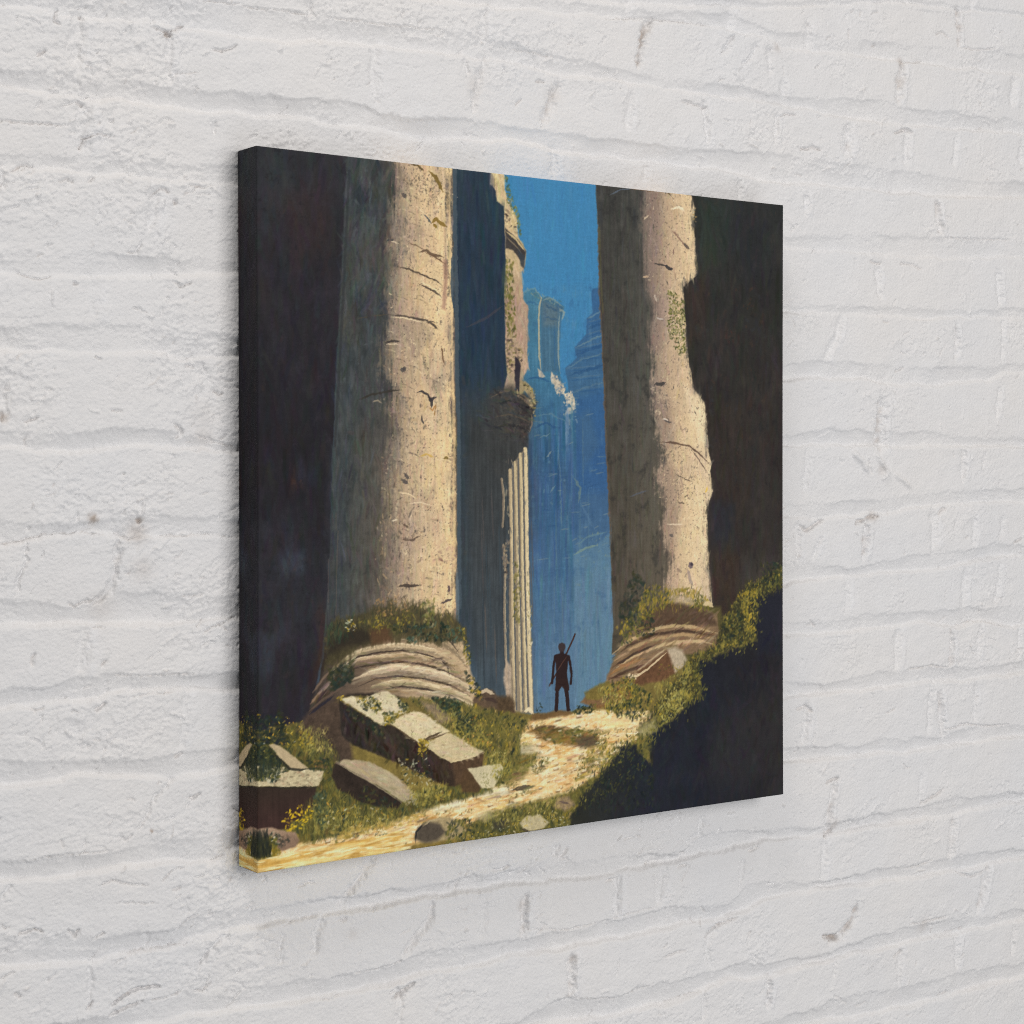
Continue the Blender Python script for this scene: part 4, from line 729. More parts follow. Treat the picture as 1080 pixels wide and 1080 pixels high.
# right rim: teal shade line and the warm edge beside it
line(S("327.6,-16.7 328.3,102.3 330.7,172.2 331.4,312.4 334.7,385.3 334.5,515.9 336,649.5"), (70, 82, 90), 8, .95, False, .9)
line(S("318.3,2.3 319.8,102.9 321.4,158.7 322.9,312.6 326.2,410.6 326,536.8 325.8,649"), (238, 206, 152), 5, .5, False, 1.5)
line(S("324.9,119.3 323.1,172.6 326.4,214.4"), (52, 70, 86), 7, .8)
line(S("331,593 332.6,684.4"), (96, 110, 118), 7, .8)
fill(S("306.4,135.9 314.7,138.1 314.7,173.1 311.3,211 304.6,208.5 308,173.4"), (160, 124, 106), 2, 2, .75, tex=VERT, ta=.15)
DK = (62, 54, 48)
for q, c, w in [(S("252,0.3 263.4,2 273.3,9.3"), (86, 72, 44), 5), (S("281.6,8.6 291.5,14.6 299.8,23.6 306.5,36.9"), (116, 94, 44), 8), (S("273.2,71.6 279.8,78 286.4,85.8"), (70, 78, 84), 3), (S("286.4,84.4 294.7,78.2 303.1,83.2 313.1,88"), (128, 102, 44), 8),
                (S("289.7,85.6 296.4,90.6"), (128, 102, 40), 7), (S("263.2,129 278.1,125.2 286.4,130.2 308,133"), (96, 76, 60), 6), (S("274.8,128.2 291.3,132.7 311.4,143.9"), (110, 84, 64), 3), (S("227.4,151.9 248.5,154.8 271.4,161.7 294.6,168.6 306.3,176.3"), (72, 62, 54), 4),
                (S("263.2,174.6 278,179.3 297.9,189.3"), (84, 70, 60), 3), (S("266.5,171.6 281.3,176.3 299.6,186.4"), (244, 222, 178), 2.2), (S("278,179.3 291.3,184.1 304.6,191.8"), (70, 62, 56), 3), (S("277.9,230.6 287.9,232.9 297.9,239.4"), (66, 58, 52), 5),
                (S("212.7,222.5 237,222.8 269.7,226.8 297.9,231.1"), (70, 62, 56), 3.5), (S("216,225.1 245.1,226.5 274.6,230.7"), (240, 220, 180), 2.2), (S("160.3,230.3 184,225.2 209.5,222.7"), (84, 74, 58), 3), (S("206.3,262.4 219.1,260.5 232.1,258.7"), (60, 54, 52), 5), (S("207.9,265 228.8,264.3"), (226, 206, 172), 2.4),
                (S("158.6,347.8 183.8,337.9 209.4,333.2 235.2,329.9"), (56, 52, 46), 4), (S("261.3,333.5 269.5,331.9 279.4,335.9 286.1,342.7 296,339.7"), (48, 46, 50), 6), (S("281.1,338.6 286.1,346.9 286,355.2"), (52, 50, 52), 8), (S("281.1,355.3 287.7,359.3 292.7,352.3"), (176, 124, 70), 3), (S("294.4,348.1 291,369"), (150, 110, 60), 2.5),
                (S("269.5,365.2 269.5,373.5 272.8,379"), (56, 54, 56), 4), (S("185.4,348.7 195,347.2 201.3,349.8"), (160, 146, 124), 3), (S("226.7,615.4 238,613.1 251.1,615 267.5,614.3"), (66, 56, 50), 6), (S("236.5,525.1 244.7,529.4"), (96, 80, 66), 5), (S("233.2,547 251.2,548.8 267.6,542.3"), (96, 80, 68), 4),
                (S("314.1,616.2 317.4,620.6 317.4,627.6"), (84, 68, 72), 6), (S("302.3,643.6 310.7,639.8 322.5,637.6"), (70, 60, 64), 5), (S("297.4,576.5 307.4,581"), (130, 96, 84), 4), (S("304.5,264.3 306.2,282.3 309.5,292"), (110, 84, 64), 4), (S("299.4,310.4 302.8,311.7"), (60, 54, 52), 3), (S("266.1,426.1 277.7,423.3 290.9,427.4"), (206, 170, 90), 4),
                (S("230.1,478.2 248,481.2 261.1,488.3"), (232, 208, 168), 3), (S("244.7,494.9 269.3,493.9 287.5,499.7"), (236, 212, 176), 2.5), (S("209.7,113.5 222.6,116.7 230.6,118.8"), (214, 196, 166), 3), (S("209.7,116.2 221,112.7"), (58, 62, 64), 5), (S("245.3,116.4 261.6,119.4 274.8,125.5"), (120, 100, 80), 3), (S("307.6,428.8 316,428.8"), (120, 100, 50), 6), (S("217.1,519.2 228.4,518"), (226, 210, 180), 3), (S("168.3,178.6 158.9,168.3 146.3,178.5"), (80, 76, 70), 3)]:
    line(q, c, w * .8, .85, jitter=1.0)
for q in (S("236.9,301.1 241.7,298.2"), S("233.6,298.4 238.5,303.8"), S("235.6,45.8 242.1,50.7"), S("238.3,452.2 248,459.2"), S("142.9,392.5 155.4,393.8"), S("235,460.4 244.8,466")):
    line(q, (72, 68, 68), 7, .75)
specks(S("290.8,549.9 331.1,550.9 327.6,592.9 285.7,591.4"), 70, [(190, 150, 130), (224, 190, 150), (150, 120, 108)], (2, 5), .5)
strokes(S("143.5,1.2 219.5,0.6 206.3,220.1 130.7,223.6"), 500, 26, 4, math.pi / 2 + .1, .35, 6, 4, .4)
specks(S("143.5,1.2 216.3,1 202.9,342.9 121.3,344.5"), 200, [(84, 92, 94), (48, 54, 56), (74, 78, 74)], (2, 6), .4, 1.4)
line(S("146.6,21.1 143.4,88.6 138.6,169.5 129,317.5 122.7,411.4"), (48, 50, 52), 5, .5, False)
line(S("127.9,532.1 125.5,585.7 123.8,666.1"), (96, 88, 80), 2.5, .5, False)
line(S("112.4,571.9 111.6,632"), (92, 82, 78), 2.5, .5, False)

# ---- the column on the right
COLR = S("593,-8.5 789.8,-7.8 800.1,22.2 795.9,45.7 802.1,97.8 806.2,128.5 775.4,150.3 777.4,190.2 783.5,246.9 787.6,277.6 797.8,317.5 820.5,337.1 826.7,383.7 830.8,424.1 837.1,438.1 832.9,450.6 839.2,481.8 830.8,498.8 826.6,515.9 828.7,579.7 830.7,596.9 834.9,648.4 839,681.4 834.8,727.9 624.7,738 628.6,693.4 624.8,625.9 622,543.7 617.3,466.1 611.7,355.8 606,245.9 600.4,168.9 597.7,65.2")
def shade_right(x, y):
    a = ramp(1, [(0, (62, 62, 59)), (300, (70, 68, 62)), (600, (78, 72, 62)), (760, (84, 75, 61))])(x, y)
    k = sstep(640, 705, x)[..., None]
    return a * (1 + .16 * k)
fill(COLR, shade_right, 1.5, 1.2, tex=VERT, ta=.16, var=.14)
strokes(COLR, 1500, 26, 3.5, math.pi / 2, .15, 5, 3, .4, rough=1)
LITR = S("693.4,-8.5 789.8,-7.8 800.1,22.2 795.9,45.7 802.1,97.8 806.2,128.5 775.4,150.3 777.4,190.2 783.5,246.9 787.6,277.6 797.8,317.5 820.5,337.1 826.7,383.7 830.8,424.1 837.1,438.1 832.9,450.6 839.2,481.8 830.8,498.8 826.6,515.9 828.7,579.7 830.7,596.9 834.9,648.4 834.8,681.2 744.6,669.1 736.6,633.5 748.7,594.2 730.7,547.8 736.7,514.3 732.7,486.8 716.8,463.8 730.8,430.3 732.8,413.5 720.8,393.8 710.9,351.3 707,308.9 716.9,278.2 705,249.7 713,209.9 715,182.5 695.2,138.1 689.4,49.3")
fill(LITR, ramp(0, [(676, (90, 83, 76)), (696, (122, 109, 98)), (720, (158, 139, 120)), (746, (190, 165, 135)), (780, (216, 190, 151)), (826, (234, 210, 168))]), 5, 7, 1, 3, tex=FINE, ta=.06, var=.10, dry=15, clip=COLR)
sl, m = poly_mask(LITR, 4, 8)
lay(sl, m * np.clip(BLOT[sl] * 1.6 + .1, 0, 1) * .5, (160, 138, 128))
for q, a in ((S("697.3,0.2 725.1,0.8 725,89.1 717,150.5 733,195.3 728.9,256.5 701.1,251.4 709,196.5 693.3,136.7"), .55), (S("712.9,333 744.9,335.5 757,408.8 732.8,408.9"), .5), (S("720.8,424.2 765,454.9 769,516.4 744.7,607.8 732.7,546.3 732.7,485.3"), .45)):
    sl, m = poly_mask(q, 6, 9)
    lay(sl, m * a, (136, 116, 106))
fill(S("777.3,308.7 818.4,338.7 826.7,408.5 810.1,402.4 789.6,362.4"), (236, 214, 176), 5, 6, .6)
for thr, c, a in ((.3, (104, 92, 84), .5), (.44, (74, 68, 64), .55)):
    sl, m = poly_mask(LITR, 2, 2)
    lay(sl, m * sstep(thr, thr + .12, FINE[sl] * .8 + MID[sl] * .55) * a, c)
sl, m = poly_mask(LITR, 2, 2)
lay(sl, m * sstep(.25, .45, -FINE[sl] * .8 - MID[sl] * .4) * .45, (240, 220, 182))
sl, m = poly_mask(COLR, 1, 2)
shade = m * sstep(130, 60, img[sl].mean(-1))
lay(sl, shade * sstep(.1, .5, MID[sl] + .5 * VERT[sl]) * .4, (82, 80, 74))
lay(sl, shade * sstep(.1, .5, -MID[sl] + .4 * FINE[sl]) * .5, (46, 46, 46))
strokes(LITR, 1200, 14, 3, math.pi / 2, .3, 8, 4, .45)
specks(LITR, 500, [(150, 128, 112), (110, 96, 88), (238, 216, 178), (186, 158, 130), (90, 80, 74)], (1.2, 3), .5, 0, 1, 2)
specks(S("716.8,409 803.9,408.6 803.9,501.5 722.7,500.4"), 160, [(86, 78, 70), (120, 104, 90), (220, 196, 154)], (1.4, 3), .6, 0, .6, 3)
specks(S("705,305.9 736.9,305.1 744.9,369.1 712.9,369.5"), 80, [(72, 68, 66), (110, 98, 92), (210, 190, 160)], (2, 4), .6)
specks(LITR, 1000, [(112, 98, 88), (88, 80, 74), (132, 116, 102), (70, 64, 62)], (1.0, 2.6), .65, 0, 1.2, 1.2)
specks(S("749.2,-1.2 785.7,-1.3 793.8,130.7 765.2,163.1 777.4,285.6 818.4,362 818.2,641.5 764.9,639.3 757,332.2 741,195"), 420, [(242, 222, 182), (230, 206, 166)], (1.2, 3.5), .5, 1.3, .6, 2)
line(S("594,-1.2 597.7,65.2 600.4,168.9 606,245.9 611.7,355.8 617.3,466.1 622,543.7 624.8,603.5"), (112, 84, 60), 4, .45, True, 2)
line(S("600.5,68 604.2,156.8 608,201.2"), (92, 88, 56), 4, .5, False)
for q, c, w in [(S("751.2,61.3 761.3,68.3 771.4,78.3 779.5,83.9"), (140, 112, 96), 5), (S("775.5,79.5 787.7,89.5"), (86, 76, 70), 6), (S("711.1,117.4 729,117.8 741,120.1"), (62, 58, 56), 3), (S("735,119 745.1,122.9 753.1,124"), (48, 48, 52), 8), (S("723.1,-8.1 741.1,-2.1 751.2,6.2"), (92, 78, 58), 3),
                (S("621.5,14.2 644.6,3.3 669.9,-0.4"), (90, 100, 112), 3), (S("664,0.1 713.2,0.4"), (112, 84, 54), 3), (S("717,203.7 733,206"), (196, 184, 172), 3.5), (S("689.3,139.9 701.2,139.2"), (200, 172, 140), 5), (S("713,167.4 719,177.7"), (190, 174, 156), 5), (S("691.4,47.6 701.2,40.8"), (210, 190, 160), 4),
                (S("749.2,26.3 765.3,21.9 777.5,27.1"), (240, 222, 190), 6), (S("722.8,402.9 752.9,404.3 773.2,407.2 789.5,410.2 810.1,422.6 830.8,438.1"), (92, 72, 60), 4), (S("793.6,416.4 810.1,433.4 824.6,450.5"), (104, 86, 76), 3), (S("724.8,405.9 736.8,412"), (110, 96, 84), 4), (S("712.9,310.2 728.9,309.8 736.9,306.6"), (58, 56, 56), 7), (S("732.8,367.7 748.9,372.1"), (86, 80, 78), 4), (S("730.8,366.2 742.9,367.6"), (226, 214, 196), 3),
                (S("661.6,490.5 681.2,484.7 700.9,480.3"), (88, 92, 100), 3.5), (S("738.7,535.8 756.9,536.1 773.1,536.5"), (226, 206, 176), 3), (S("763,500.9 777.2,502.7"), (96, 84, 70), 3), (S("744.7,552.7 752.8,556"), (92, 86, 82), 6), (S("756.9,454.8 777.2,462.6 793.6,467.4"), (96, 84, 72), 2.5), (S("826.6,475.4 822.5,486.3"), (228, 192, 90), 5), (S("755.2,90.1 753.1,99.5"), (130, 104, 92), 4)]:
    line(q, c, w * .85, .85, jitter=.9)
line(S("785.3,604.6 795.5,603.5"), (106, 92, 98), 13, .85)
line(S("789.4,601.7 795.6,601.9"), (66, 58, 66), 6, .9)
line(S("783.2,609.2 789.4,627.9 795.5,637.5"), (150, 134, 132), 7, .6)
line(S("760.9,609.9 771,613.4"), (130, 112, 98), 7, .6)
specks(S("741,158.3 757.1,160.5 777.4,174.8 777.4,193.2 781.5,257.7 765.2,261.4 749,240.5 739,218 745,187.1"), 380, [(96, 98, 46), (120, 118, 60), (70, 76, 44), (150, 146, 90), (84, 90, 54)], (1.6, 4), .85, .5, 1)
specks(S("749,209.9 777.4,200.9 781.5,260.8 765.2,261.4"), 60, [(200, 190, 150), (44, 48, 40)], (1.5, 3), .8)
specks(S("800.1,14.5 804.2,25 800,53.1 793.9,41.2"), 12, [(170, 140, 90)], (2, 4), .7)
# torus mouldings at its foot
BASER = S("617,804.7 609.3,789.2 620.8,761.7 634.3,738.6 653.7,712.8 684.9,693.4 720.6,675.5 762.8,663.8 814.1,672.4 847.4,686.5 851.6,711.7 851.6,739.9 803.7,749.3 756.7,746.4 712.5,777.1 661.4,788.5")
fill(S("732.6,662.4 855.8,674.4 872.6,769.4 732.5,787.6"), (88, 80, 48), 3, 3)
fill(BASER, (130, 106, 80), 3, 2, 1, tex=HORZ, ta=.15, var=.2)
fill(S("688.9,678.5 732.6,662.4 773,662.7 839,682.9 847.4,705.2 793.4,702.3 732.6,702.1 673.1,713.9"), (84, 66, 52), 3, 3, .9, tex=FINE, ta=.2)
for q, c, w in [(S("626.6,738.1 653.6,721.8 688.9,708.8 718.6,702.8 752.7,700.1 793.4,703.9 849.5,717.9"), (206, 178, 132), 5), (S("630.4,748.9 669.2,730.3 712.6,719.2 773,715.1 849.5,727.2"), (190, 158, 114), 4.5), (S("626.6,744.1 661.4,725.3 712.6,711.6 777,709.1 849.5,722.5"), (66, 50, 42), 4),
                (S("634.3,759.6 677,741.3 732.5,729.6 760.8,726.7 814,728.3 845.3,736.4"), (214, 186, 140), 5), (S("626.6,759.1 669.2,740.8 716.6,728.6"), (60, 46, 40), 4), (S("618.9,770.5 649.7,757.6 692.8,748.4"), (170, 128, 84), 4.5), (S("618.9,778 653.6,766.9 700.7,758"), (70, 50, 40), 4), (S("645.8,784.4 684.9,769.1 712.6,755.8"), (150, 110, 76), 3.5), (S("661.4,776.5 692.8,760.5 720.5,744.1 744.6,733.4"), (200, 178, 140), 3)]:
    line(q, np.array(c) * .98, w * 1.3, .8, True, .6, 1.8)
strokes(BASER, 260, 18, 3, -.35, .25, 12, 5, .5)
specks(S("653.7,687.2 712.6,675.1 712.6,710.1 644,724.2"), 150, DARKG + GREENS, (2, 6), .7)
fill(S("659.4,776.3 702.6,758.1 740.6,739.2 756.7,746.4 764.8,780.7 732.5,793.7 716.5,804.7 680.9,802.1"), (104, 74, 52), 3, 2, 1, tex=FINE, ta=.2, var=.2)
fill(S("740.6,737.7 756.7,734.1 772.9,741.2 785.2,760.5 777,772.3 756.7,780.1 750.6,761.3"), (186, 170, 144), 3, 3, .95, tex=FINE, ta=.15)
line(S("657.5,774.7 677,776.1 700.7,765.6 738.6,742.2"), (222, 200, 160), 4, .9)
specks(S("661.4,770.5 680.9,771.8 677,780.6 661.4,779.5"), 20, [(230, 210, 170)], (2, 5), .8)
GR = S("634.3,696.7 677.1,665.8 696.8,636.4 720.6,631.3 748.7,641.7 793.5,640.5 824.4,657.3 839,673.6 814.1,681.7 762.8,660.7 720.6,670.9 684.9,688.9 653.7,718.8")
specks(GR, 500, GREENS + YELLOW[:3] + [(150, 120, 70)], (2, 6), .8, -1.4, .7)
grass(S("692.9,628.7 834.9,642.2 834.9,673.4 684.9,681.3"), 160, GREENS + YELLOW[:2], 16, 3)
fill(S("748.7,650.9 789.4,652.7 797.6,668.5 756.8,663.5"), (190, 168, 140), 4, 4, .7, tex=FINE, ta=.3)
line(S("818.2,669.5 830.7,666.9 839,673.6"), (214, 192, 150), 9, .85)
specks(S("634.4,678.7 669.3,605.1 692.9,628.7 669.3,695.6"), 160, DARKG, (3, 7), .5)

# ---- ground
GROUND = S("-14.4,1009.4 -14,801.5 86.9,797.1 109.8,765.6 327.4,782.4 370,785.7 396,806.2 466.8,819.1 545.3,821.2 615,815 643.9,791.8 732.5,787.6 814,750 1029.9,682.7 1029.8,1039 539.6,1019.1")
fill(GROUND, ramp(1, [(740, (112, 98, 56)), (860, (126, 110, 58)), (1000, (132, 112, 58))]), 4, 2, 1, tex=FINE, ta=.15, var=.18)
PATH = S("-14.4,1015.9 -14.4,975.6 41.5,968.3 101.8,966.6 195.6,953.6 280.2,942.7 344.1,934.4 395.9,927.3 445.2,902.3 454.2,878.7 431.1,857.8 417,842.2 440,829.9 493.9,827.2 545.3,825.6 615,825.4 708.5,836.1 700.6,861.2 669.1,879.6 634.2,895.9 614.9,916.4 580.8,930.8 539.6,947.1 466.6,956.6 395.8,965.8 310.2,978.3 260.4,991.7 195.5,1004.1 101.7,1018.6")
fill(PATH, ramp(1, [(780, (232, 200, 142)), (880, (234, 202, 146)), (960, (230, 198, 140))]), 6, 4, 1, 3, tex=HORZ, ta=.10, var=.06)
sl, m = poly_mask(PATH, 5, 3)
lay(sl, m * np.clip(HORZ[sl] * 1.6 + MID[sl] * .8 - .15, 0, 1) * .75, (206, 152, 78))
lay(sl, m * np.clip(-HORZ[sl] * 1.4 + FINE[sl] - .4, 0, 1) * .7, (250, 232, 190))
for x, y in scatter(PATH, 900):
    dab(x, y, prng.uniform(5, 24), prng.uniform(1.6, 4.5), -.1 + prng.normal(0, .22), np.array([(250, 230, 184), (238, 206, 148), (218, 170, 98), (206, 156, 90), (255, 242, 212), (176, 140, 96), (244, 226, 190)][prng.integers(7)], float), prng.uniform(.3, .75))
sl, m = poly_mask(PATH, 5, 3)
lay(sl, m * sstep(.12, .3, MID[sl] + .5 * FINE[sl]) * .6, (248, 232, 194))
lay(sl, m * sstep(.25, .4, -MID[sl] + .6 * HORZ[sl]) * .55, (196, 148, 86))
lay(sl, m * sstep(.45, .6, FINE[sl] - .4 * MID[sl]) * .5, (128, 98, 62))
rim = np.concatenate([scatter(S("431.1,840.6 493.9,827.2 521.2,892.4 466.6,959.5 361.2,961.8 310.3,941.9"), 26), scatter(S("577.1,853.4 700.6,856.7 614.9,916.4 539.6,947.1"), 26), scatter(S("71.4,961.5 327.1,943.8 361.2,970.3 163.8,1000"), 16)])
for x, y in rim:
    o = np.array([x, y])
    specks(o + np.array([[-9, -3], [9, -5], [12, 4], [-10, 5]]), 16, GREENS + DARKG[:2] + [(120, 100, 60), (160, 140, 84)], (1.5, 4), .6, -1.2, .6)
for x, y in scatter(PATH, 70):
    w = prng.uniform(3, 8)
    dab(x, y + w * .35, w * 1.5, w * .6, -.05, (112, 86, 58), .7)
    dab(x, y, w * 1.3, w * .6, -.05, (236, 220, 186), .85)
# dark and grassy bars across the path
fill(S("459.6,846 493.9,838.8 539.7,847.2 580.8,856.7 603.5,870.6 580.8,880.4 539.7,873.7 493.8,863.6"), (124, 94, 52), 5, 3, .85, tex=FINE, ta=.2)
line(S("470.4,844.1 499.3,842.2 521.3,847.1"), (78, 62, 44), 8, .7)
specks(S("466.8,840.8 605.5,855.9 603.5,879.6 502.9,867.3"), 200, GREENS + [(150, 112, 60), (90, 76, 46)], (2, 6), .7, .1, .4)
fill(S("550.9,865.8 588.4,863.3 595.9,878.9 562,881.6"), (86, 76, 60), 4, 3, .8)
specks(S("539.7,847.2 569.6,843.9 573.3,862 547.1,862.6"), 40, GREENS + PALE, (2, 5), .7)
fill(S("431.1,869.3 466.7,864 477.5,888.2 452.3,917.5 420.4,919.9 413.4,890.6"), (118, 108, 58), 6, 5, .8, tex=FINE, ta=.2)
specks(S("402.9,866.7 477.5,865 477.5,888.2 431,923.9 395.9,920.2"), 220, GREENS + [(84, 78, 50), (160, 140, 80)], (2, 6), .7, -1.3, .6)
specks(S("457.7,886.3 502.9,884.8 499.3,907.8 459.5,906.7"), 60, GREENS + [(90, 80, 60)], (2, 5), .7)
line(S("432.8,931.3 452.3,930.5 470.3,930.9"), (74, 66, 52), 8, .85)
line(S("408.1,934.3 431,935.4"), (110, 88, 54), 6, .7)
fill(S("361.3,925 413.4,924.9 431,938.2 361.2,936.3"), (232, 222, 190), 4, 3, .7, tex=HORZ, ta=.2)
fill(S("273.6,940.6 330.5,934.4 347.5,943.3 296.9,948.8"), (246, 232, 196), 4, 3, .8, tex=HORZ, ta=.15)
fill(S("431.1,869.3 475.7,866.3 493.8,879.6 448.8,879.6"), (240, 228, 196), 5, 3, .6)
specks(S("577,883 669.1,870.6 700.6,864.3 684.8,893.2 614.9,913.5 550.8,933.6"), 340, GREENS + YELLOW[:2] + [(206, 176, 110)], (2, 6), .7, -1.2, .6)
fill(S("586.5,836.5 692.7,836.3 692.7,857.5 615,859.7"), (238, 208, 152), 5, 4, .7, tex=HORZ, ta=.15)
strokes(PATH, 600, 18, 3, -.12, .12, 14, 6, .5)
specks(PATH, 160, [(140, 104, 62), (110, 84, 54), (255, 244, 214)], (1.5, 4), .6, -.1, .2, 3)
# scrub at the front right of the path
SCRUB = S("354.3,1007.6 361.2,973.1 395.8,962.9 466.6,953.7 539.6,947.1 586.4,931.4 624.5,909.9 669.1,894.7 712.5,865.3 732.4,974.1 576.9,1016.3")
fill(SCRUB, (98, 92, 48), 7, 5, .95, 3, tex=FINE, ta=.25, var=.25)
specks(SCRUB, 900, GREENS + DARKG[:2] + YELLOW[:1] + [(170, 140, 90)], (2, 7), .7, -1.3, .7)
grass(S("361.2,975.9 466.6,962.4 539.6,955.9 539.6,1011.8 361.2,1007.1"), 420, GREENS + DARKG + [(150, 134, 60)], 13, 2.6, .5)
fill(S("445.1,983 459.4,974.6 484.6,976 501,989.6 491.9,997.2 470.2,1000.4 452.3,995.4"), (192, 178, 140), 2, 1.6, .95, tex=FINE, ta=.18)
line(S("445.1,991.6 466.6,1001.4 491.9,1000.2"), (66, 58, 44), 5, .8)
fill(S("395.8,977.2 416.8,972.5 430.9,978.5 413.3,987.8 395.8,988.6"), (58, 56, 48), 3, 3, .9)
fill(S("257.1,983 260.4,969.5 280.2,959.4 310.3,958.7 337.3,967.5 347.5,982.8 337.3,992.8 293.5,993 268.6,992.7"), (164, 146, 108), 3, 2, .95, tex=FINE, ta=.15)
fill(S("255.4,985.5 260.4,969.5 280.2,962.2 300.2,968.7 310.2,981.1 296.8,990.6 273.5,993.3"), (74, 66, 58), 4, 3, .9, tex=FINE, ta=.2)
line(S("257.1,991.3 258.7,974.9 270.3,965.2"), (36, 36, 38), 4, .8)
line(S("270.3,967.9 283.5,961.2 306.9,961.1"), (186, 168, 130), 3, .7)
specks(S("310.2,967.1 361.2,964.6 361.2,1004.2 310.2,1000.7"), 160, GREENS + DARKG[:3], (2, 6), .75, -1.3, .6)
fill(S("361.2,964.6 385.4,958.9 402.8,969.4 381.9,975.5"), (176, 164, 120), 4, 3, .7, tex=FINE, ta=.25)
fill(S("517.5,953.5 539.6,953 550.8,968.9 532.2,975.7 510.1,967.3"), (166, 138, 110), 4, 3, .7, tex=FINE, ta=.25)
line(S("521.2,959.8 539.6,964.7"), (90, 74, 72), 4, .7)
specks(S("310.2,990.9 430.9,981.3 539.6,967.7 539.6,1014.7 310.2,1004.9"), 130, YELLOW + PALE, (1.4, 3), .75)

GLOW = [S("285.4,788.9 361.4,814.7 396,858.9 361.3,862.8 310.4,830"), S("64.2,801.8 109.7,812.4 120.5,846.8 79.2,842.9"), S("86.7,914.1 195.6,939.9 227.8,949.1 179.7,962.6 86.6,956.7"), S("244.1,906.9 313.7,908.7 320.4,931.8 260.4,939.1"), S("387.2,872.3 422.2,868.5 431,905.2 399.4,912"), S("712.5,792.3 793.4,767.3 789.2,810.2 732.5,848.7"), S("596,789.7 653.6,788 661.3,818.7 607.4,820.3"), S("369.8,965.6 439.8,956.5 521.2,953.9 521.1,977.3 395.8,982.9")]
# ---- the deep shade lower right
SHADE = S("1029.9,634.2 998.6,647.4 965.4,657.3 932.7,665.4 932.7,735.3 898.2,742.7 851.6,753.9 807.8,762 807.8,791.5 816,818.5 785.1,826.9 764.7,845.3 740.5,852.5 712.5,860.8 704.5,872.2 708.5,916.7 692.6,909.1 669.1,884.1 643.8,889.3 626.4,908.6 599.7,926.8 580.7,945.6 562,958.4 547,986.2 532.1,1025.5 1029.8,1055.2")
fill(SHADE, ramp(0, [(560, (44, 45, 40)), (700, (34, 37, 46)), (820, (33, 35, 43)), (1000, (42, 40, 42))]), 7, 3, 1, 5, tex=BLOT, ta=.16, var=.14)
fill(S("855.7,862.2 1000.8,810.1 1000.7,938.9 898.1,976.4 813.9,951.9"), (48, 46, 46), 14, 16, .5)
fill(S("932.7,665.4 998.6,647.4 998.5,761.7 941.4,758.1"), (34, 37, 50), 5, 6, .6)
strokes(S("712.5,880.5 941.4,758.1 998.6,681.2 998.4,999.9 614.9,1003"), 900, 24, 6, math.pi / 2, .5, 3, 3, .35)
specks(S("547,986.2 626.4,908.6 669.1,885.6 708.5,919.7 712.4,987.1"), 420, DARKG + [(30, 34, 40), (36, 40, 44)], (2, 6), .55, -1.3, .6)
specks(S("539.6,982.4 615,907.5 669.1,876.6 712.4,911 614.9,970.2"), 160, [(80, 82, 40), (104, 98, 44), (64, 68, 40)], (1.5, 4), .6, -1.3)
# sunlit weeds along the edge of the shade
EDGE = S("676.9,862.2 712.5,827.3 740.5,794.3 772.9,781.3 789.3,748.4 826.5,741.5 851.6,724.2 864.2,690.5 894,660.4 919.8,636.3 958.9,625 1000.8,613.7 1000.8,645.9 967.6,659 937.1,667.2 934.8,732.2 855.8,752.6 809.9,763.7 811.9,818.2 783.1,828.3 744.5,852.8 708.5,868")
fill(EDGE, (62, 60, 40), 9, 5, .9, 4, tex=FINE, ta=.3, var=.3, dry=10)
sl, m = poly_mask(EDGE, 8, 5)
lay(sl, m * sstep(-.05, .4, MID[sl] * 1.2 + FINE[sl] * .6) * .85, (124, 114, 54))
lay(sl, m * sstep(.3, .6, MID[sl] * 1.2 + FINE[sl] * .6) * .7, (160, 144, 66))
specks(EDGE, 1100, GREENS + DARKG[:2] + YELLOW[:2] + [(140, 130, 70)], (1.6, 5), .6, -1.3, .8)
specks(S("898.3,652.7 941.4,633.9 941.4,668.9 934.8,732.2 911.1,708.7"), 170, YELLOW + [(150, 134, 56)], (2, 5), .7, -1.3)
specks(S("860,698.1 906.8,676.8 906.8,740.1 860,743.5"), 130, DARKG + GREENS[:3], (2, 6), .65)
specks(S("941.4,608.5 1000.8,600.9 1000.8,641.1 954.5,650.4"), 160, DARKG + [(80, 84, 50), (104, 98, 50)], (2, 6), .6)
specks(S("615,812 673.1,789.4 712.5,812.1 684.8,847.8 634.2,836"), 380, GREENS + DARKG + YELLOW[:1] + [(180, 150, 90)], (2, 6), .75, -1.3)
fill(S("562.1,809.3 580.9,791.5 615.1,785.1 653.6,781.9 669.2,808.7 634.2,819.5 599.8,822.7"), (128, 92, 56), 3, 2, .9, tex=FINE, ta=.2)
fill(S("569.6,793.6 599.8,784 618.9,779.5 630.4,795.2 599.8,807.8 573.4,805.8"), (118, 104, 52), 3, 2, .9, tex=FINE, ta=.2)
specks(S("603.6,784.3 669.2,774 684.8,820.5 615,829.9"), 420, GREENS + YELLOW[:3] + DARKG[:2], (2, 5), .8, -1.3)
specks(S("722.5,828.1 772.9,801.3 783.1,832.9 732.4,859.4"), 120, [(180, 172, 90), (200, 190, 110), (120, 116, 56)], (2, 5), .75)
fill(S("676.9,859.2 712.5,847.1 720.4,866 692.7,875.7"), (170, 160, 110), 5, 4, .7, tex=FINE, ta=.3)
specks(S("547.2,815.5 592.2,813.2 592.2,828 550.9,827.6"), 60, DARKG + GREENS[:2], (2, 5), .8)
specks(S("712.6,758.8 793.4,764.2 805.7,827 732.5,828.9"), 120, YELLOW + GREENS, (1.6, 4), .7)

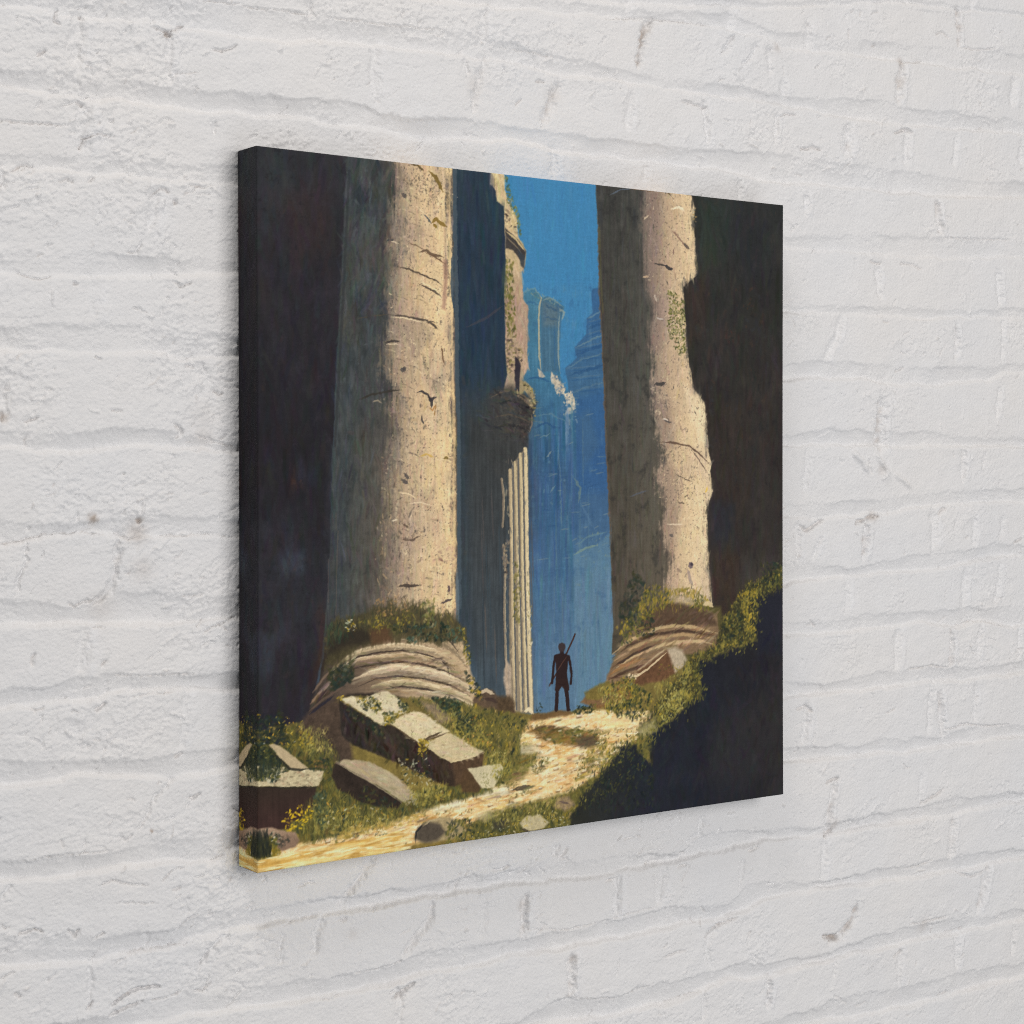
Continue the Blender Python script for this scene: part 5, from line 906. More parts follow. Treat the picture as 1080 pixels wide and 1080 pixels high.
for q in (S("998.6,636.2 967.6,651 934.9,665.5 932.7,701.9 934.8,735.4"), S("934.8,735.4 898.2,744.3 851.6,753.9 807.8,763.6 809.8,791.6 816,820"), S("816,820 785.1,828.5 764.7,845.3 740.5,852.5 712.5,862.3 706.5,887.6"), S("712.5,872.9 669.1,885.6 643.8,889.3 626.4,908.6 599.7,926.8 580.7,945.6 562,958.4")):
    for k in range(150):
        t = prng.random() * (len(q) - 1)
        b = q[int(t)] + (q[int(t) + 1] - q[int(t)]) * (t - int(t)) + prng.normal(0, 7, 2)
        c = [(34, 37, 44), (44, 48, 42), (84, 84, 44), (112, 106, 50), (58, 62, 42), (134, 126, 60)][prng.integers(6)]
        dab(b[0], b[1], prng.uniform(3, 9), prng.uniform(1.5, 4), -1.2 + prng.normal(0, .6), np.array(c, float), prng.uniform(.4, .85))
# ---- foot of the great column: mouldings
BASE = S("80.8,780.6 93,752.3 105.3,723.8 117.6,705.9 142.4,683.3 196,675.4 260.8,679 310.6,681.8 339.3,694.6 347.8,720.5 356.3,746.5 370.1,778.6 396,809 361.4,814.7 310.5,804.8 260.7,781.4 195.9,765.4 142.3,764.1 109.8,779 99.1,787.4")
fill(BASE, ramp(0, [(95, (66, 58, 52)), (140, (92, 78, 66)), (200, (140, 118, 94)), (260, (178, 154, 122)), (350, (196, 170, 134))]), 3, 2, 1, tex=HORZ, ta=.15, var=.12)
RINGS = [(S("120.7,727.6 139.3,712.7 154.9,705.6 191.2,699.7 226.5,699.1 260.8,703.9 290.5,711.3 313.9,723.9"), 6, (232, 206, 164)), (S("117.6,735.4 142.4,721 164.3,715.6 197.6,713.7 239.5,713.6 273.9,720 303.9,728.9 324,741.4"), 5, (214, 186, 146)),
         (S("151.7,744.5 184.8,734.7 226.5,730.7 267.3,737.6 303.8,747 334.2,759 356.3,773.3"), 10, (230, 206, 170)), (S("183.2,756.3 215.2,751.8 244.3,752.5 280.5,760.7 317.2,770.4 344.3,782.3 371.8,798.5"), 5.5, (228, 206, 160)),
         (S("260.7,770.3 293.8,774.2 327.4,785.2 361.4,800.5 392.5,811.6"), 7, (216, 192, 156)), (S("280.6,691.2 310.6,698.6 330.8,711 342.7,728.6"), 8, (206, 180, 142)), (S("317.3,732.6 334.2,744.9 347.8,757.1"), 9, (200, 172, 134)), (S("86.9,767.8 108.3,750.8 126.8,733.3"), 3.5, (150, 126, 104)), (S("96,771.2 117.5,751.5 139.2,736.9"), 3, (120, 100, 86)), (S("86.9,757.2 105.3,737.2 120.7,724.9"), 3, (134, 112, 94)), (S("82.4,772.8 102.2,755.7"), 3, (160, 130, 104))]
GAPS = [(S("117.6,731.4 142.4,716.9 164.3,711.6 196,708.2 234.6,707.8 273.9,715.8 307.2,727.7 327.4,741.7"), 5), (S("126.8,741.4 154.9,728.5 189.6,724.1 234.6,724.3 273.9,731.1 310.6,743.3 337.6,756.4"), 6), (S("161.1,754.7 189.6,745.9 228.1,744.5 273.9,751.9 320.6,765 354.6,783"), 5), (S("195.9,762.7 234.6,760.1 277.2,767.4 320.6,780.4 358,798.9"), 5), (S("300.5,723.1 313.9,736.5 317.3,749.4"), 6), (S("293.9,686.4 317.3,699 334.2,716.8"), 4), (S("89.9,776 111.4,759 136.1,744.8"), 4), (S("102.2,747.7 120.6,730.2 142.4,715.6"), 4)]
for q, w, c in RINGS:
    line(q + [0, w * .5], np.array(c) * .62, w * 1.7, .75, True, .5, 2.5)
    line(q, np.array(c) * .92, w * 1.25, .85, True, .6, 2)
for q, w in GAPS:
    line(q, (58, 48, 42), w * .6, .85, True, .5)
for q, w, c in RINGS[:5]:
    line(q + [1, -1.5], (248, 228, 190), w * .3, .6, True, 1.0)
strokes(S("151.8,705.4 310.6,709.8 361.4,785 195.9,765.4"), 320, 16, 2.4, .1, .22, 16, 5, .5)
strokes(S("83.9,778.2 120.7,724.9 151.8,705.4 151.7,741.8"), 120, 16, 3, -.8, .2, 10, 5, .5)
specks(S("109.9,725.5 151.7,714.8 154.8,743.4 117.5,759.5"), 150, DARKG, (3, 7), .6)
specks(S("196,675.4 344.5,689.3 361.5,777.9 228.1,761"), 160, [(90, 74, 60), (240, 222, 184), (130, 108, 86)], (1.4, 4), .5, .1, .3, 3)
# turf lying on the ledge
LEDGE = S("105.3,705.1 108.4,667.9 120.8,657.9 151.8,654.1 183.4,644.8 212.1,635.3 234.7,644.6 267.5,637.9 297.3,656 327.5,663.1 341.1,683.5 344.4,700.6 310.6,701.4 260.8,695.6 212,692.7 164.3,700.8 126.8,719.9 105.3,726.5")
fill(LEDGE, (72, 66, 44), 8, 5, .9, 3, tex=FINE, ta=.3, var=.3, dry=9)
fill(S("108.4,705.3 180.1,690.9 189.7,675.1 148.7,672.8 114.6,687"), (46, 40, 34), 5, 5, .8)
fill(S("177,674.4 212.1,670.9 218.5,693.1 183.3,696.5"), (92, 66, 46), 4, 4, .8)
grass(S("105.4,667.8 133.1,661.2 151.8,654.1 151.8,683.8 114.5,695"), 110, DARKG + [(60, 90, 66), (50, 76, 58)], 16, 3)
grass(S("151.8,667.6 196.1,645.5 244.5,636.8 297.3,647.6 341.1,677.8 341,694.7 244.4,683.6 180.1,680"), 270, GREENS + DARKG[:3] + YELLOW[:1], 13, 2.4)
specks(S("161.2,662.7 196.1,653.6 247.7,650.7 260.8,668 196,675.4"), 110, YELLOW[:3] + GREENS[:3] + [(150, 140, 60)], (1.5, 4), .65, -1.3)
specks(S("212.1,670.9 293.9,669.7 341.1,683.5 337.6,700.2 244.4,697.4"), 170, DARKG + [(70, 100, 84), (96, 120, 100)], (2, 6), .7)
specks(S("188.1,631.5 244.5,628.5 244.5,653.3 188.1,656"), 120, [(150, 120, 80), (104, 88, 70), (180, 140, 90), (84, 76, 64)], (1.6, 4), .65, -1.3)
specks(S("267.5,637.9 290.6,636.1 290.6,675.1 270.7,674"), 70, [(90, 100, 60), (120, 116, 60), (190, 170, 120)], (2, 5), .7, -1.3)
specks(S("136.2,658.7 161.2,660 158.1,676.1 139.3,677.7"), 24, PALE + YELLOW, (1.6, 3.4), .85)
specks(S("341.1,677.8 356.4,721 352.9,742 342.7,720.2"), 70, YELLOW + GREENS, (1.8, 4), .8, -1.3)
# tumble of stones between the column and the pier
fill(S("358,789 371.8,775.9 392.6,776 406.5,788.5 431.2,797.5 438.2,815.4 396,814.7 361.4,803.4"), (92, 74, 58), 3, 2, .95, tex=FINE, ta=.2)
line(S("371.8,780.1 383.9,776.8 397.8,783.5"), (206, 186, 154), 7, .9)
line(S("378.7,789.2 396,791.9 406.5,798.5"), (62, 48, 44), 6, .7)
fill(S("403,788.2 427.6,787.2 436.5,800.8 431.1,820.5 406.5,815.6"), (80, 64, 46), 4, 3, .9, tex=FINE, ta=.3)
line(S("454.3,813.8 463.2,811.6 472.2,819.6"), (232, 214, 176), 7, .95)
specks(S("344.4,741.4 371.8,770.2 378.7,793.4 354.6,777.4"), 80, DARKG + YELLOW[:2], (2, 5), .7)
specks(S("475.8,808.3 484.8,801.8 488.4,819.5 477.6,821.5"), 12, DARKG, (2, 4), .8, -1.5)
fill(S("470.4,819.4 539.8,819.3 547.2,825.8 521.3,829.5 466.8,829.3"), (106, 80, 50), 3, 2, .85, tex=FINE, ta=.15)

# ---- weeds, blocks and rubble lower left
WEEDS = S("-14.2,879.5 -14.1,824.9 19.5,811 71.7,795.8 109.7,812.4 136,841.6 164,874 227.8,918.9 310.3,911.1 382,907.3 395.9,930.1 310.3,936.3 244,951 163.9,960.7 86.6,967.3 56.4,958.3 19.3,964.2 -14.4,976.9")
fill(WEEDS, (92, 86, 44), 6, 4, .95, 3, tex=FINE, ta=.25, var=.3)
specks(WEEDS, 1300, GREENS + DARKG + YELLOW[:1] + [(140, 110, 60), (110, 84, 50)], (2, 7), .65, -1.3, .6)
grass(WEEDS, 1200, GREENS + DARKG + [(160, 140, 66), (70, 92, 70)], 15, 2.4, .45)
MEADOW = S("244.3,776 327.3,789.4 396,806.2 466.8,829.3 445.3,849.1 445.3,885.1 416.9,919.5 385.4,913.4 378.6,871.5 320.5,833.7 277.1,802.1")
fill(MEADOW, (104, 96, 50), 6, 4, .95, 3, tex=FINE, ta=.25, var=.3)
specks(MEADOW, 700, GREENS + DARKG[:3] + YELLOW[:2] + [(160, 130, 80), (190, 160, 90)], (2, 6), .65, -1.3, .6)
grass(MEADOW, 480, GREENS + YELLOW[:1] + DARKG[:2] + [(160, 140, 70)], 14, 2.3, .45)
specks(S("285.4,779.1 337.5,787.4 337.5,807.1 293.7,800.7"), 150, DARKG + [(60, 84, 60)], (2, 6), .7)
fill(S("267.2,784.7 290.4,789.3 310.5,804.8 323.9,817.2 303.7,821 277.1,799.3"), (156, 132, 112), 5, 4, .7, tex=FINE, ta=.25)
specks(S("317.2,811 396,817.6 399.4,866.3 344.2,852.7"), 60, YELLOW + [(200, 130, 60), (220, 150, 70)], (2, 4), .9)
specks(S("320.6,805.7 361.4,811.9 370,849.4 335.8,837.9"), 120, DARKG, (2, 6), .6)
# dark leaning slab and the shaded faces of the big blocks
fill(S("59.7,810.6 77.8,785.7 99.1,774.1 126.8,770.9 142.3,781.6 151.5,856.6 132.8,862.8 108.2,847 86.8,837"), (76, 62, 53), 4, 4, .95, tex=FINE, ta=.2, var=.3)
line(S("80.8,783.3 102.2,769 126.8,757.5 142.3,750.6"), (100, 82, 70), 4, .8)
line(S("80.8,788.6 99.1,776.8 120.6,765.1"), (40, 38, 50), 5, .8)
fill(S("129.9,771.2 142.3,780.2 202.2,815 213.5,811.9 262.2,845.2 272.1,848.8 320.5,878.6 378.6,870.1 375.1,895.3 351,907 323.8,915.4 307,910.8 260.5,886.5 195.8,855.4 151.5,837.7 132.9,822.5"), ramp(0, [(130, (46, 41, 37)), (200, (54, 46, 39)), (280, (56, 46, 38)), (360, (68, 53, 41))]), 2.5, 1.5, 1, tex=FINE, ta=.25, var=.3)
fill(S("323.8,878.9 378.6,871.5 375.1,895.3 352.7,905.7 327.2,914.3"), (86, 66, 48), 2, 3, .9, tex=FINE, ta=.2, var=.2)
strokes(S("136,781.1 202.2,817.8 320.5,881.4 310.3,908.3 195.8,852.7 139.1,820.3"), 260, 16, 4, 1.4, .4, 10, 5, .5)
SL1 = S("133,770.1 151.7,767.5 170.5,774.3 183.2,768.5 199.1,764.3 210.3,765.1 228,777.5 245.9,791.3 241,797.7 218.3,804.1 203.8,815.2 186.3,805.5 161,788.5")
SL2 = S("213.5,810.5 237.7,803 255.7,797.6 270.5,801.5 293.7,817.4 318.8,833.6 293.7,838.3 262.2,845.2 234.5,826.1")
SL3 = S("272.1,848.8 290.4,842.2 305.4,833.8 318.8,835 344.2,849.9 380.3,870.2 351,875.9 320.5,878.6 297,865.1")
for q, c in ((SL1, (216, 202, 166)), (SL2, (216, 200, 160)), (SL3, (204, 186, 146))):
    fill(q, c, 2, 1.2, 1, 1.2, tex=FINE, ta=.07, var=.07)
    strokes(q, 120, 12, 3, .35, .4, 8, 4, .5)
    specks(q, 60, [(160, 142, 108), (226, 214, 178), (130, 114, 88)], (1.4, 3.5), .55)
line(S("213.5,811.9 241,830.8 262.2,845.2 290.4,839.4 318.8,833.6"), (76, 60, 44), 3, .75)
line(S("272.1,848.8 297,865.1 320.5,878.6 347.6,875.6 378.6,871.5"), (222, 206, 160), 2, .7)
line(S("265.5,845.5 280.4,838.5 303.7,832.2"), (70, 56, 40), 4, .85)
specks(S("148.5,768.6 183.2,771.2 202.3,782.3 195.9,795.4 170.5,787.9"), 90, GREENS + DARKG + YELLOW[:2], (2, 5), .8)
specks(S("202.3,795.9 234.5,795.8 221.5,811.2 205.4,815.3"), 70, GREENS + YELLOW[:2], (2, 5), .8)
specks(S("224.8,773.1 244.3,785.6 247.5,799.7 231.3,792.8"), 60, DARKG + GREENS, (2, 5), .7)
specks(S("260.6,839.5 280.4,841.3 277,863.2 263.8,867.5"), 46, YELLOW + YELLOW + [(110, 100, 40)], (2, 4.5), .9)
specks(S("126.8,765.6 136.1,766.3 136.1,774.3 128.3,773.7"), 8, YELLOW, (2, 5), .9)
specks(S("227.9,864 280.3,869.1 293.6,906.6 236,906"), 120, DARKG + PALE + YELLOW[:1], (1.5, 4), .75)
specks(S("136,779.7 202.2,817.8 208.6,834.7 142.2,796.4"), 90, DARKG + [(96, 88, 60)], (2, 5), .6)
# shaded and lit slab in front
fill(S("120.4,861.6 129.7,858.5 181.4,892.1 234.3,927.9 227.8,936.8 202.1,932.5 164,920.1 126.6,897.1 117.3,877.4"), (50, 41, 35), 2.5, 1.5, 1, tex=FINE, ta=.22, var=.25)
SLB = S("128.2,861 135.9,856.4 157.8,859.9 178.3,863.2 198.9,874.8 223,889.6 240.9,905.2 258.8,920.9 247.3,926.6 234.3,927.9 208.5,908.6 181.4,892.1 151.5,875.5")
fill(SLB, (176, 160, 128), 2, 1.2, 1, 1.2, tex=FINE, ta=.08, var=.08)
strokes(SLB, 180, 13, 3, .5, .25, 8, 4, .5)
line(S("128.2,862.4 154.6,878.5 181.4,893.4 208.5,911.3 234.3,929.3"), (206, 190, 152), 2, .6)
specks(S("234.3,916.9 263.8,917.3 263.7,933.9 240.8,934.1"), 40, [(196, 186, 160), (150, 140, 116)], (2, 5), .7)
specks(S("170.3,896.4 227.8,929.9 195.7,937.2 157.7,919.4"), 80, DARKG + GREENS[:2], (2, 6), .6)
# little pale block beside the path
fill(S("344.2,892.2 354.4,891.8 375,920.8 368.1,928.6 340.7,925.6 334,910.8"), (84, 64, 44), 2.5, 2, .95, tex=FINE, ta=.2)
SLC = S("349.3,891.3 378.5,889.9 406.4,888.4 416.9,898.1 408.1,910 397.6,924.6 375,923.6 361.3,905.2")
fill(SLC, (206, 194, 156), 2, 1.2, 1, 1.2, tex=FINE, ta=.08, var=.08)
specks(S("369.9,899 395.9,901.6 392.4,922.7 375,920.8"), 60, [(150, 146, 96), (120, 116, 70), (226, 216, 180)], (1.6, 3.5), .6)
specks(S("399.4,897.7 431,895.2 431,923.9 402.9,923.8"), 90, GREENS, (2, 5), .7, -1.3)
# corner block
fill(S("-14.2,878.2 41.6,886.7 92.8,890.8 86.7,916.8 68.5,930.7 50.5,936.5 47.5,944 -14.3,939.2"), ramp(1, [(870, (50, 42, 34)), (930, (62, 44, 40))]), 2.5, 1.5, 1, tex=VERT, ta=.15, var=.12)
SLD = S("-14.1,849.6 12.1,850.9 49.1,859.8 79.2,864.1 103.5,869.3 100.4,881 95.8,889.8 68.6,888.3 41.6,885.4 -14.2,878.2")
fill(SLD, (198, 184, 146), 2, 1.2, 1, 1.5, tex=FINE, ta=.08, var=.1)
specks(SLD, 200, [(226, 214, 178), (150, 136, 108), (104, 92, 72), (180, 150, 120)], (1.6, 4), .6)
line(S("0.4,881 41.6,886.7 95.8,891.2"), (40, 36, 30), 3, .8)
specks(S("-8.3,851.5 18,851.5 35.7,866.4 29.8,878.9 -5.4,870"), 170, DARKG + GREENS[:2] + PALE[:1], (2, 5), .8)
SLE = S("18,825.3 25.4,824.7 34.3,828.1 53.6,843.1 77.7,862.7 65.6,862.8 50.6,860 35.7,845.3")
fill(SLE, (190, 170, 134), 2, 1.2, 1, 1.2, tex=FINE, ta=.08)
line(S("19.5,833.3 35.7,848 47.6,859.7"), (72, 62, 46), 3, .7)
specks(S("-11.2,825.2 21,828.2 41.7,856.4 -11.2,851.2"), 200, DARKG + [(70, 76, 50), (26, 30, 32)], (1.6, 5), .65)
specks(S("-11.1,783.6 35.8,782.2 47.7,826.7 21,822.9 -11.2,830.4"), 300, DARKG + [(34, 36, 46)], (2, 6), .7)
specks(S("-11.1,775.8 71.7,790.5 56.6,834.1 -11.2,833"), 46, YELLOW + [(220, 160, 50), (150, 150, 140)], (1.5, 3.2), .9)
grass(S("53.7,810.1 102.1,819.7 132.8,854.7 117.3,869.3 79.2,849.5"), 260, GREENS + DARKG + [(150, 140, 56)], 15, 2.4)
specks(S("62.7,805.6 86.8,810.4 89.8,831.9 65.6,832.3"), 60, YELLOW + [(140, 130, 50)], (2, 5), .75)
specks(S("74.7,849.1 111.2,852.6 108.1,868.4 80.7,865.6"), 60, DARKG + [(150, 110, 60), (150, 104, 80)], (2, 5), .75)
specks(S("-11.2,822.6 18,830.5 35.7,849.3 50.6,862.6 26.8,868.1 -11.3,866.8"), 240, DARKG + DARKG + GREENS[:2] + [(28, 32, 34)], (1.6, 5), .7)
fill(SLE, (188, 168, 132), 1.5, 1.2, .9, 1.2, tex=FINE, ta=.1)
line(S("19.5,832 35.7,849.3 50.6,861.3 65.6,864.1 80.7,864.3"), (48, 46, 38), 4.5, .85, True, .6)
grass(S("-11.2,840.8 29.8,844.8 47.6,862.3 -11.2,864.2"), 90, DARKG + GREENS[:2], 16, 2.4)
# yellow broom and grasses below the blocks
grass(S("68.5,914.8 117.3,893.4 164,918.7 195.7,937.2 227.8,935.4 227.8,957.4 163.9,960.7 94.2,965.6 68.5,949.2"), 700, GREENS + DARKG[:2] + [(150, 136, 54), (176, 156, 70)], 17, 2.4, .4)
specks(S("32.6,934.4 47.5,917.7 74.6,910.1 89.7,925.1 71.5,946.9 41.5,948.6"), 75, [(226, 190, 40), (236, 200, 50), (206, 170, 36)], (1.8, 4.2), .95)
specks(S("86.7,900.8 108.1,897.8 117.2,928.3 101.8,953.2 92.7,938.8"), 120, [(56, 70, 54), (48, 60, 50), (78, 92, 68)], (2, 5), .65, -1.4)
specks(S("101.9,905.2 227.8,940.9 195.6,959 109.5,959.5"), 110, YELLOW + PALE + [(200, 150, 60)], (1.5, 3.4), .85)
specks(S("244.1,915.2 310.3,911.1 320.4,926.2 260.4,939.1"), 120, GREENS + YELLOW[:2], (2, 5), .7, -1.3)
specks(S("101.8,955.9 244,951 276.9,946.5 260.4,958.5 132.6,970.4"), 160, [(196, 160, 80), (210, 180, 100), (150, 130, 60)], (2, 6), .6, -.1, .4)
# rounded stone and its dark tuft at the corner
STN = S("-14.3,961.3 -14.3,947 -8.5,939.9 6.1,939.1 23.7,939.9 41.5,946 57.9,950.6 65.4,962.1 59.4,970.6 38.5,973.2 11.9,971.2")
fill(STN, ramp(1, [(935, (178, 150, 124)), (962, (138, 112, 92))]), 2, 1.5, 1, tex=FINE, ta=.12)
specks(S("23.7,949.1 50.4,954.9 44.4,970 26.6,967.8"), 50, [(56, 56, 50), (70, 66, 56), (100, 84, 70)], (2, 5), .75)
specks(S("-14.3,957.4 29.6,955 35.5,987.3 -14.4,986"), 260, GREENS[:3] + [(150, 126, 40), (120, 104, 40)], (2, 6), .75, -1.45, .3, 3)
grass(S("-14.3,944.4 14.9,945.4 20.7,974.9 -14.4,978.2"), 200, [(34, 40, 34), (44, 48, 36), (28, 32, 34)], 16, 3, .15, .85)
specks(S("17.8,943.1 35.6,950.5 35.5,966.3 20.8,961.8"), 30, DARKG + PALE[:1], (2, 4), .8)
# the lit dust along the bottom edge
fill(S("-14.4,1002.9 -14.4,980.8 41.4,984.1 101.8,985.3 163.9,985.1 235.9,984.5 235.8,1002.4 163.8,1004 41.4,1006.5"), (226, 190, 118), 3, 3, .75, tex=HORZ, ta=.15)
for x, y in scatter(S("-11.5,999.4 -11.5,983.8 56.4,979.5 163.9,974.2 235.9,969.3 244,1000.7 101.8,1004"), 320):
    dab(x, y, prng.uniform(12, 46), prng.uniform(2, 5), -.04 + prng.normal(0, .07), np.array([(250, 234, 186), (234, 200, 124), (214, 170, 86), (184, 142, 70), (248, 230, 176)][prng.integers(5)], float), prng.uniform(.35, .75))

for q in GLOW:                                              # weeds caught by the sun
    sl, m = poly_mask(q, 6, 7)
    lay(sl, m * sstep(-.1, .5, FINE[sl] + .5 * MID[sl]) * .6, (164, 150, 76))
    grass(q, 70, [(170, 158, 80), (190, 176, 96), (140, 138, 66)], 12, 2, .4)
    specks(q, 70, [(176, 160, 74), (150, 146, 84), (196, 180, 110), (120, 116, 60)], (1.5, 4), .7, -1.3)

# ---- the lone figure with a spear
FT = (450, 560, 5.4)
BR = (44, 31, 31)
line(S("551.9,702.3 546.7,712.1 536.4,729.2 522.7,751.3 502.4,778.3"), (64, 44, 40), 3.4, 1, False, .2)
line(S("499,780.2 507.4,775.4"), (90, 96, 110), 2, .7, True, .2)
for q, w in ((S("514.3,733.7 510.5,745.1 509.2,758.5 507.4,774.9"), 5.6), (S("539.2,736.4 542.9,750 545,763.7 543.6,778.1"), 5.6), (S("519.3,768.7 516.9,790.2 515.5,816.6"), 8.2), (S("532.3,769.6 535.3,791.6 538.7,817.7"), 8.2)):
    line(q, BR, w, 1, False, .1)
line(S("515.5,816.1 513.8,817.3"), BR, 4, 1, False, .1)
line(S("538.4,817.4 541.5,819"), BR, 4, 1, False, .1)
fill(S("522.8,726.7 529.6,727.1 530.3,731 537.1,733 542.6,736.6 541.6,740.9 538.1,742.9 537.4,752.3 536.1,760.4 537.4,772.7 513.9,771 515.3,759 514.6,749.4 513.6,739.9 510.5,737.8 510.9,733 516,731.1 522.1,730.4"), BR, 0, .8, 1, .2)
fill(S("514.6,768.9 537.1,770.5 540.1,781.1 540.5,788.7 533.6,789.8 529.5,785.2 526.1,781.7 522.7,785.2 520,788.8 512.5,787.2 513.5,779.1"), (48, 34, 32), 0, .8, 1, .3)
fill(S("519,720 520.7,715.5 526.2,713.9 531.7,716.1 533.4,721.4 531,727.2 526.2,729.1 521.1,726"), (58, 44, 42), .3, .8, .9, .3)
line(S("536.4,735.2 526.2,746.2 516.6,757.7"), (96, 66, 54), 2.2, .7, True, .2)
line(S("514.6,754.9 515.3,749.5 517.3,742.9"), (80, 58, 52), 1.6, .5, True, .2)
line(S("515.9,776.6 526.1,779 537.8,778.7"), (40, 28, 28), 3, .6, True, .2)
line(S("532.3,715.3 533.7,731.7"), (84, 66, 60), 1.2, .3, True, .2)

# ---- canvas grain of the print, and the display colours turned into paint reflectances
tooth = 0.05 * fbm(PX / 3, PY / 3, 900, 2) + 0.03 * fbm(PX / 2.6, PY / 34, 905, 2) + 0.03 * fbm(PX / 40, PY / 2.6, 906, 2) + 0.05 * fbm(PX / 8, PY / 8, 907, 3, .7)
img *= (1 + tooth)[..., None]
img = np.clip(img, 0, 255) / 255
lin = np.where(img <= 0.04045, img / 12.92, ((img + 0.055) / 1.055) ** 2.4)
canvas_img = np.clip(lin / LIGHT, 0.0, 0.9).astype(np.float32)

# ---------------------------------------------------------------- the print itself
m_canvas, nt, bsdf = new_material('printed_canvas')
at = nt.nodes.new('ShaderNodeAttribute'); at.attribute_name = 'Col'
nt.links.new(at.outputs['Color'], bsdf.inputs['Base Color'])
bsdf.inputs['Roughness'].default_value = 0.75
bsdf.inputs['Specular IOR Level'].default_value = 0.12
tc = nt.nodes.new('ShaderNodeTexCoord')
weave = []
for ax in ('X', 'Z'):
    wv = nt.nodes.new('ShaderNodeTexWave')
    wv.bands_direction = ax
    wv.inputs['Scale'].default_value = 330
    wv.inputs['Distortion'].default_value = 1.2
    wv.inputs['Detail Scale'].default_value = 3
    nt.links.new(tc.outputs['Object'], wv.inputs['Vector'])
    weave.append(wv)
mx = nt.nodes.new('ShaderNodeMath'); mx.operation = 'MAXIMUM'
nt.links.new(weave[0].outputs['Fac'], mx.inputs[0]); nt.links.new(weave[1].outputs['Fac'], mx.inputs[1])
bp = nt.nodes.new('ShaderNodeBump'); bp.inputs['Strength'].default_value = 0.3; bp.inputs['Distance'].default_value = 0.0003
nt.links.new(mx.outputs[0], bp.inputs['Height'])
nt.links.new(bp.outputs['Normal'], bsdf.inputs['Normal'])

print_root = bpy.data.objects.new('canvas_print', None)
print_root.empty_display_size = 0.1
print_root.location = (0, DEPTH, -HALF)
scene.collection.objects.link(print_root)
print_root['label'] = 'square canvas print of ruined sunlit stone columns hanging on the white brick wall'
print_root['category'] = 'canvas print'

N = canvas_img.shape[0]
R = 0.0016                                     # radius of the folded edge
bend = [(math.sin(a), 1 - math.cos(a)) for a in np.linspace(0, math.pi / 2, 5)]
# parametrise one side: distance from the centre line -> (position, depth); the flat, the fold
inner = (np.arange(N) + 0.5) / N * SIZE - HALF
flat = np.abs(inner) <= HALF - R
pos = list(inner[flat])
pos = [-(HALF - R) - s * R for s, _ in bend[::-1]] + pos + [(HALF - R) + s * R for s, _ in bend]
pos = np.array(pos)
M = len(pos)
over = np.clip((np.abs(pos) - (HALF - R)) / R, 0, 1)
drop = R * (1 - np.sqrt(np.clip(1 - over ** 2, 0, 1)))
U, V = np.meshgrid(pos, pos[::-1])
du, dv = np.meshgrid(drop, drop[::-1])
Y = np.maximum(du, dv)
iu = np.clip(((U + HALF) / SIZE * N).astype(int), 0, N - 1)
iv = np.clip(((HALF - V) / SIZE * N).astype(int), 0, N - 1)
def bow(c):
    """the pull of the cloth draws the sides in by a fraction of a millimetre"""
    x, z = c[..., 0].copy(), c[..., 2] - HALF
    c[..., 0] -= 0.0007 * np.sign(x) * (1 - (z / HALF) ** 2) * (np.abs(x) / HALF) ** 6
    c[..., 2] -= 0.0007 * np.sign(z) * (1 - (x / HALF) ** 2) * (np.abs(z) / HALF) ** 6
    return c.reshape(-1, 3)


co = bow(np.stack([U, Y - DEPTH, V + HALF], -1))
grid_mesh('picture_face', co, M, M, m_canvas, print_root, canvas_img[iv, iu], flip=True)

# the wrapped edges carry the mirrored border of the picture
K = 60
dep = np.linspace(R, DEPTH - 0.0012, K)
lead = np.clip(((dep) / SIZE * N).astype(int), 0, N - 1)
along = np.concatenate([[-HALF + 0.0004], inner[1:-1], [HALF - 0.0004]])
ia = np.arange(N)
B = HALF                                        # rows sit just behind the fold
for side in ('left', 'right', 'top', 'bottom'):
    A, Dp = np.meshgrid(along, dep)
    if side == 'left':
        c = np.stack([np.full_like(A, -B), Dp - DEPTH, HALF - A], -1); col = canvas_img[ia[None, :], lead[:, None]]; fl = False
    elif side == 'right':
        c = np.stack([np.full_like(A, B), Dp - DEPTH, HALF - A], -1); col = canvas_img[ia[None, :], (N - 1 - lead)[:, None]]; fl = True
    elif side == 'top':
        c = np.stack([A, Dp - DEPTH, np.full_like(A, B + HALF)], -1); col = canvas_img[lead[:, None], ia[None, :]]; fl = False
    else:
        c = np.stack([A, Dp - DEPTH, np.full_like(A, HALF - B)], -1); col = canvas_img[(N - 1 - lead)[:, None], ia[None, :]]; fl = True
    grid_mesh('wrapped_edge', bow(c), N, K, m_canvas, print_root, col, flip=fl)

# ---------------------------------------------------------------- light
world = bpy.data.worlds.new('World')
scene.world = world
world.use_nodes = True
bg = world.node_tree.nodes['Background']
wn = world.node_tree
wtc = wn.nodes.new('ShaderNodeTexCoord')
wsep = wn.nodes.new('ShaderNodeSeparateXYZ')
wrm = wn.nodes.new('ShaderNodeValToRGB')           # a pale room: cool floor, warm ceiling
wrm.color_ramp.elements[0].position = 0.3
wrm.color_ramp.elements[0].color = (0.92, 0.96, 1.02, 1)
wrm.color_ramp.elements[1].position = 0.75
wrm.color_ramp.elements[1].color = (1.0, 0.97, 0.93, 1)
wmp = wn.nodes.new('ShaderNodeMapRange')
wmp.inputs['From Min'].default_value = -1
wn.links.new(wtc.outputs['Generated'], wsep.inputs[0])
wn.links.new(wsep.outputs['Z'], wmp.inputs['Value'])
wn.links.new(wmp.outputs['Result'], wrm.inputs['Fac'])
wn.links.new(wrm.outputs['Color'], bg.inputs['Color'])
bg.inputs['Strength'].default_value = WORLD


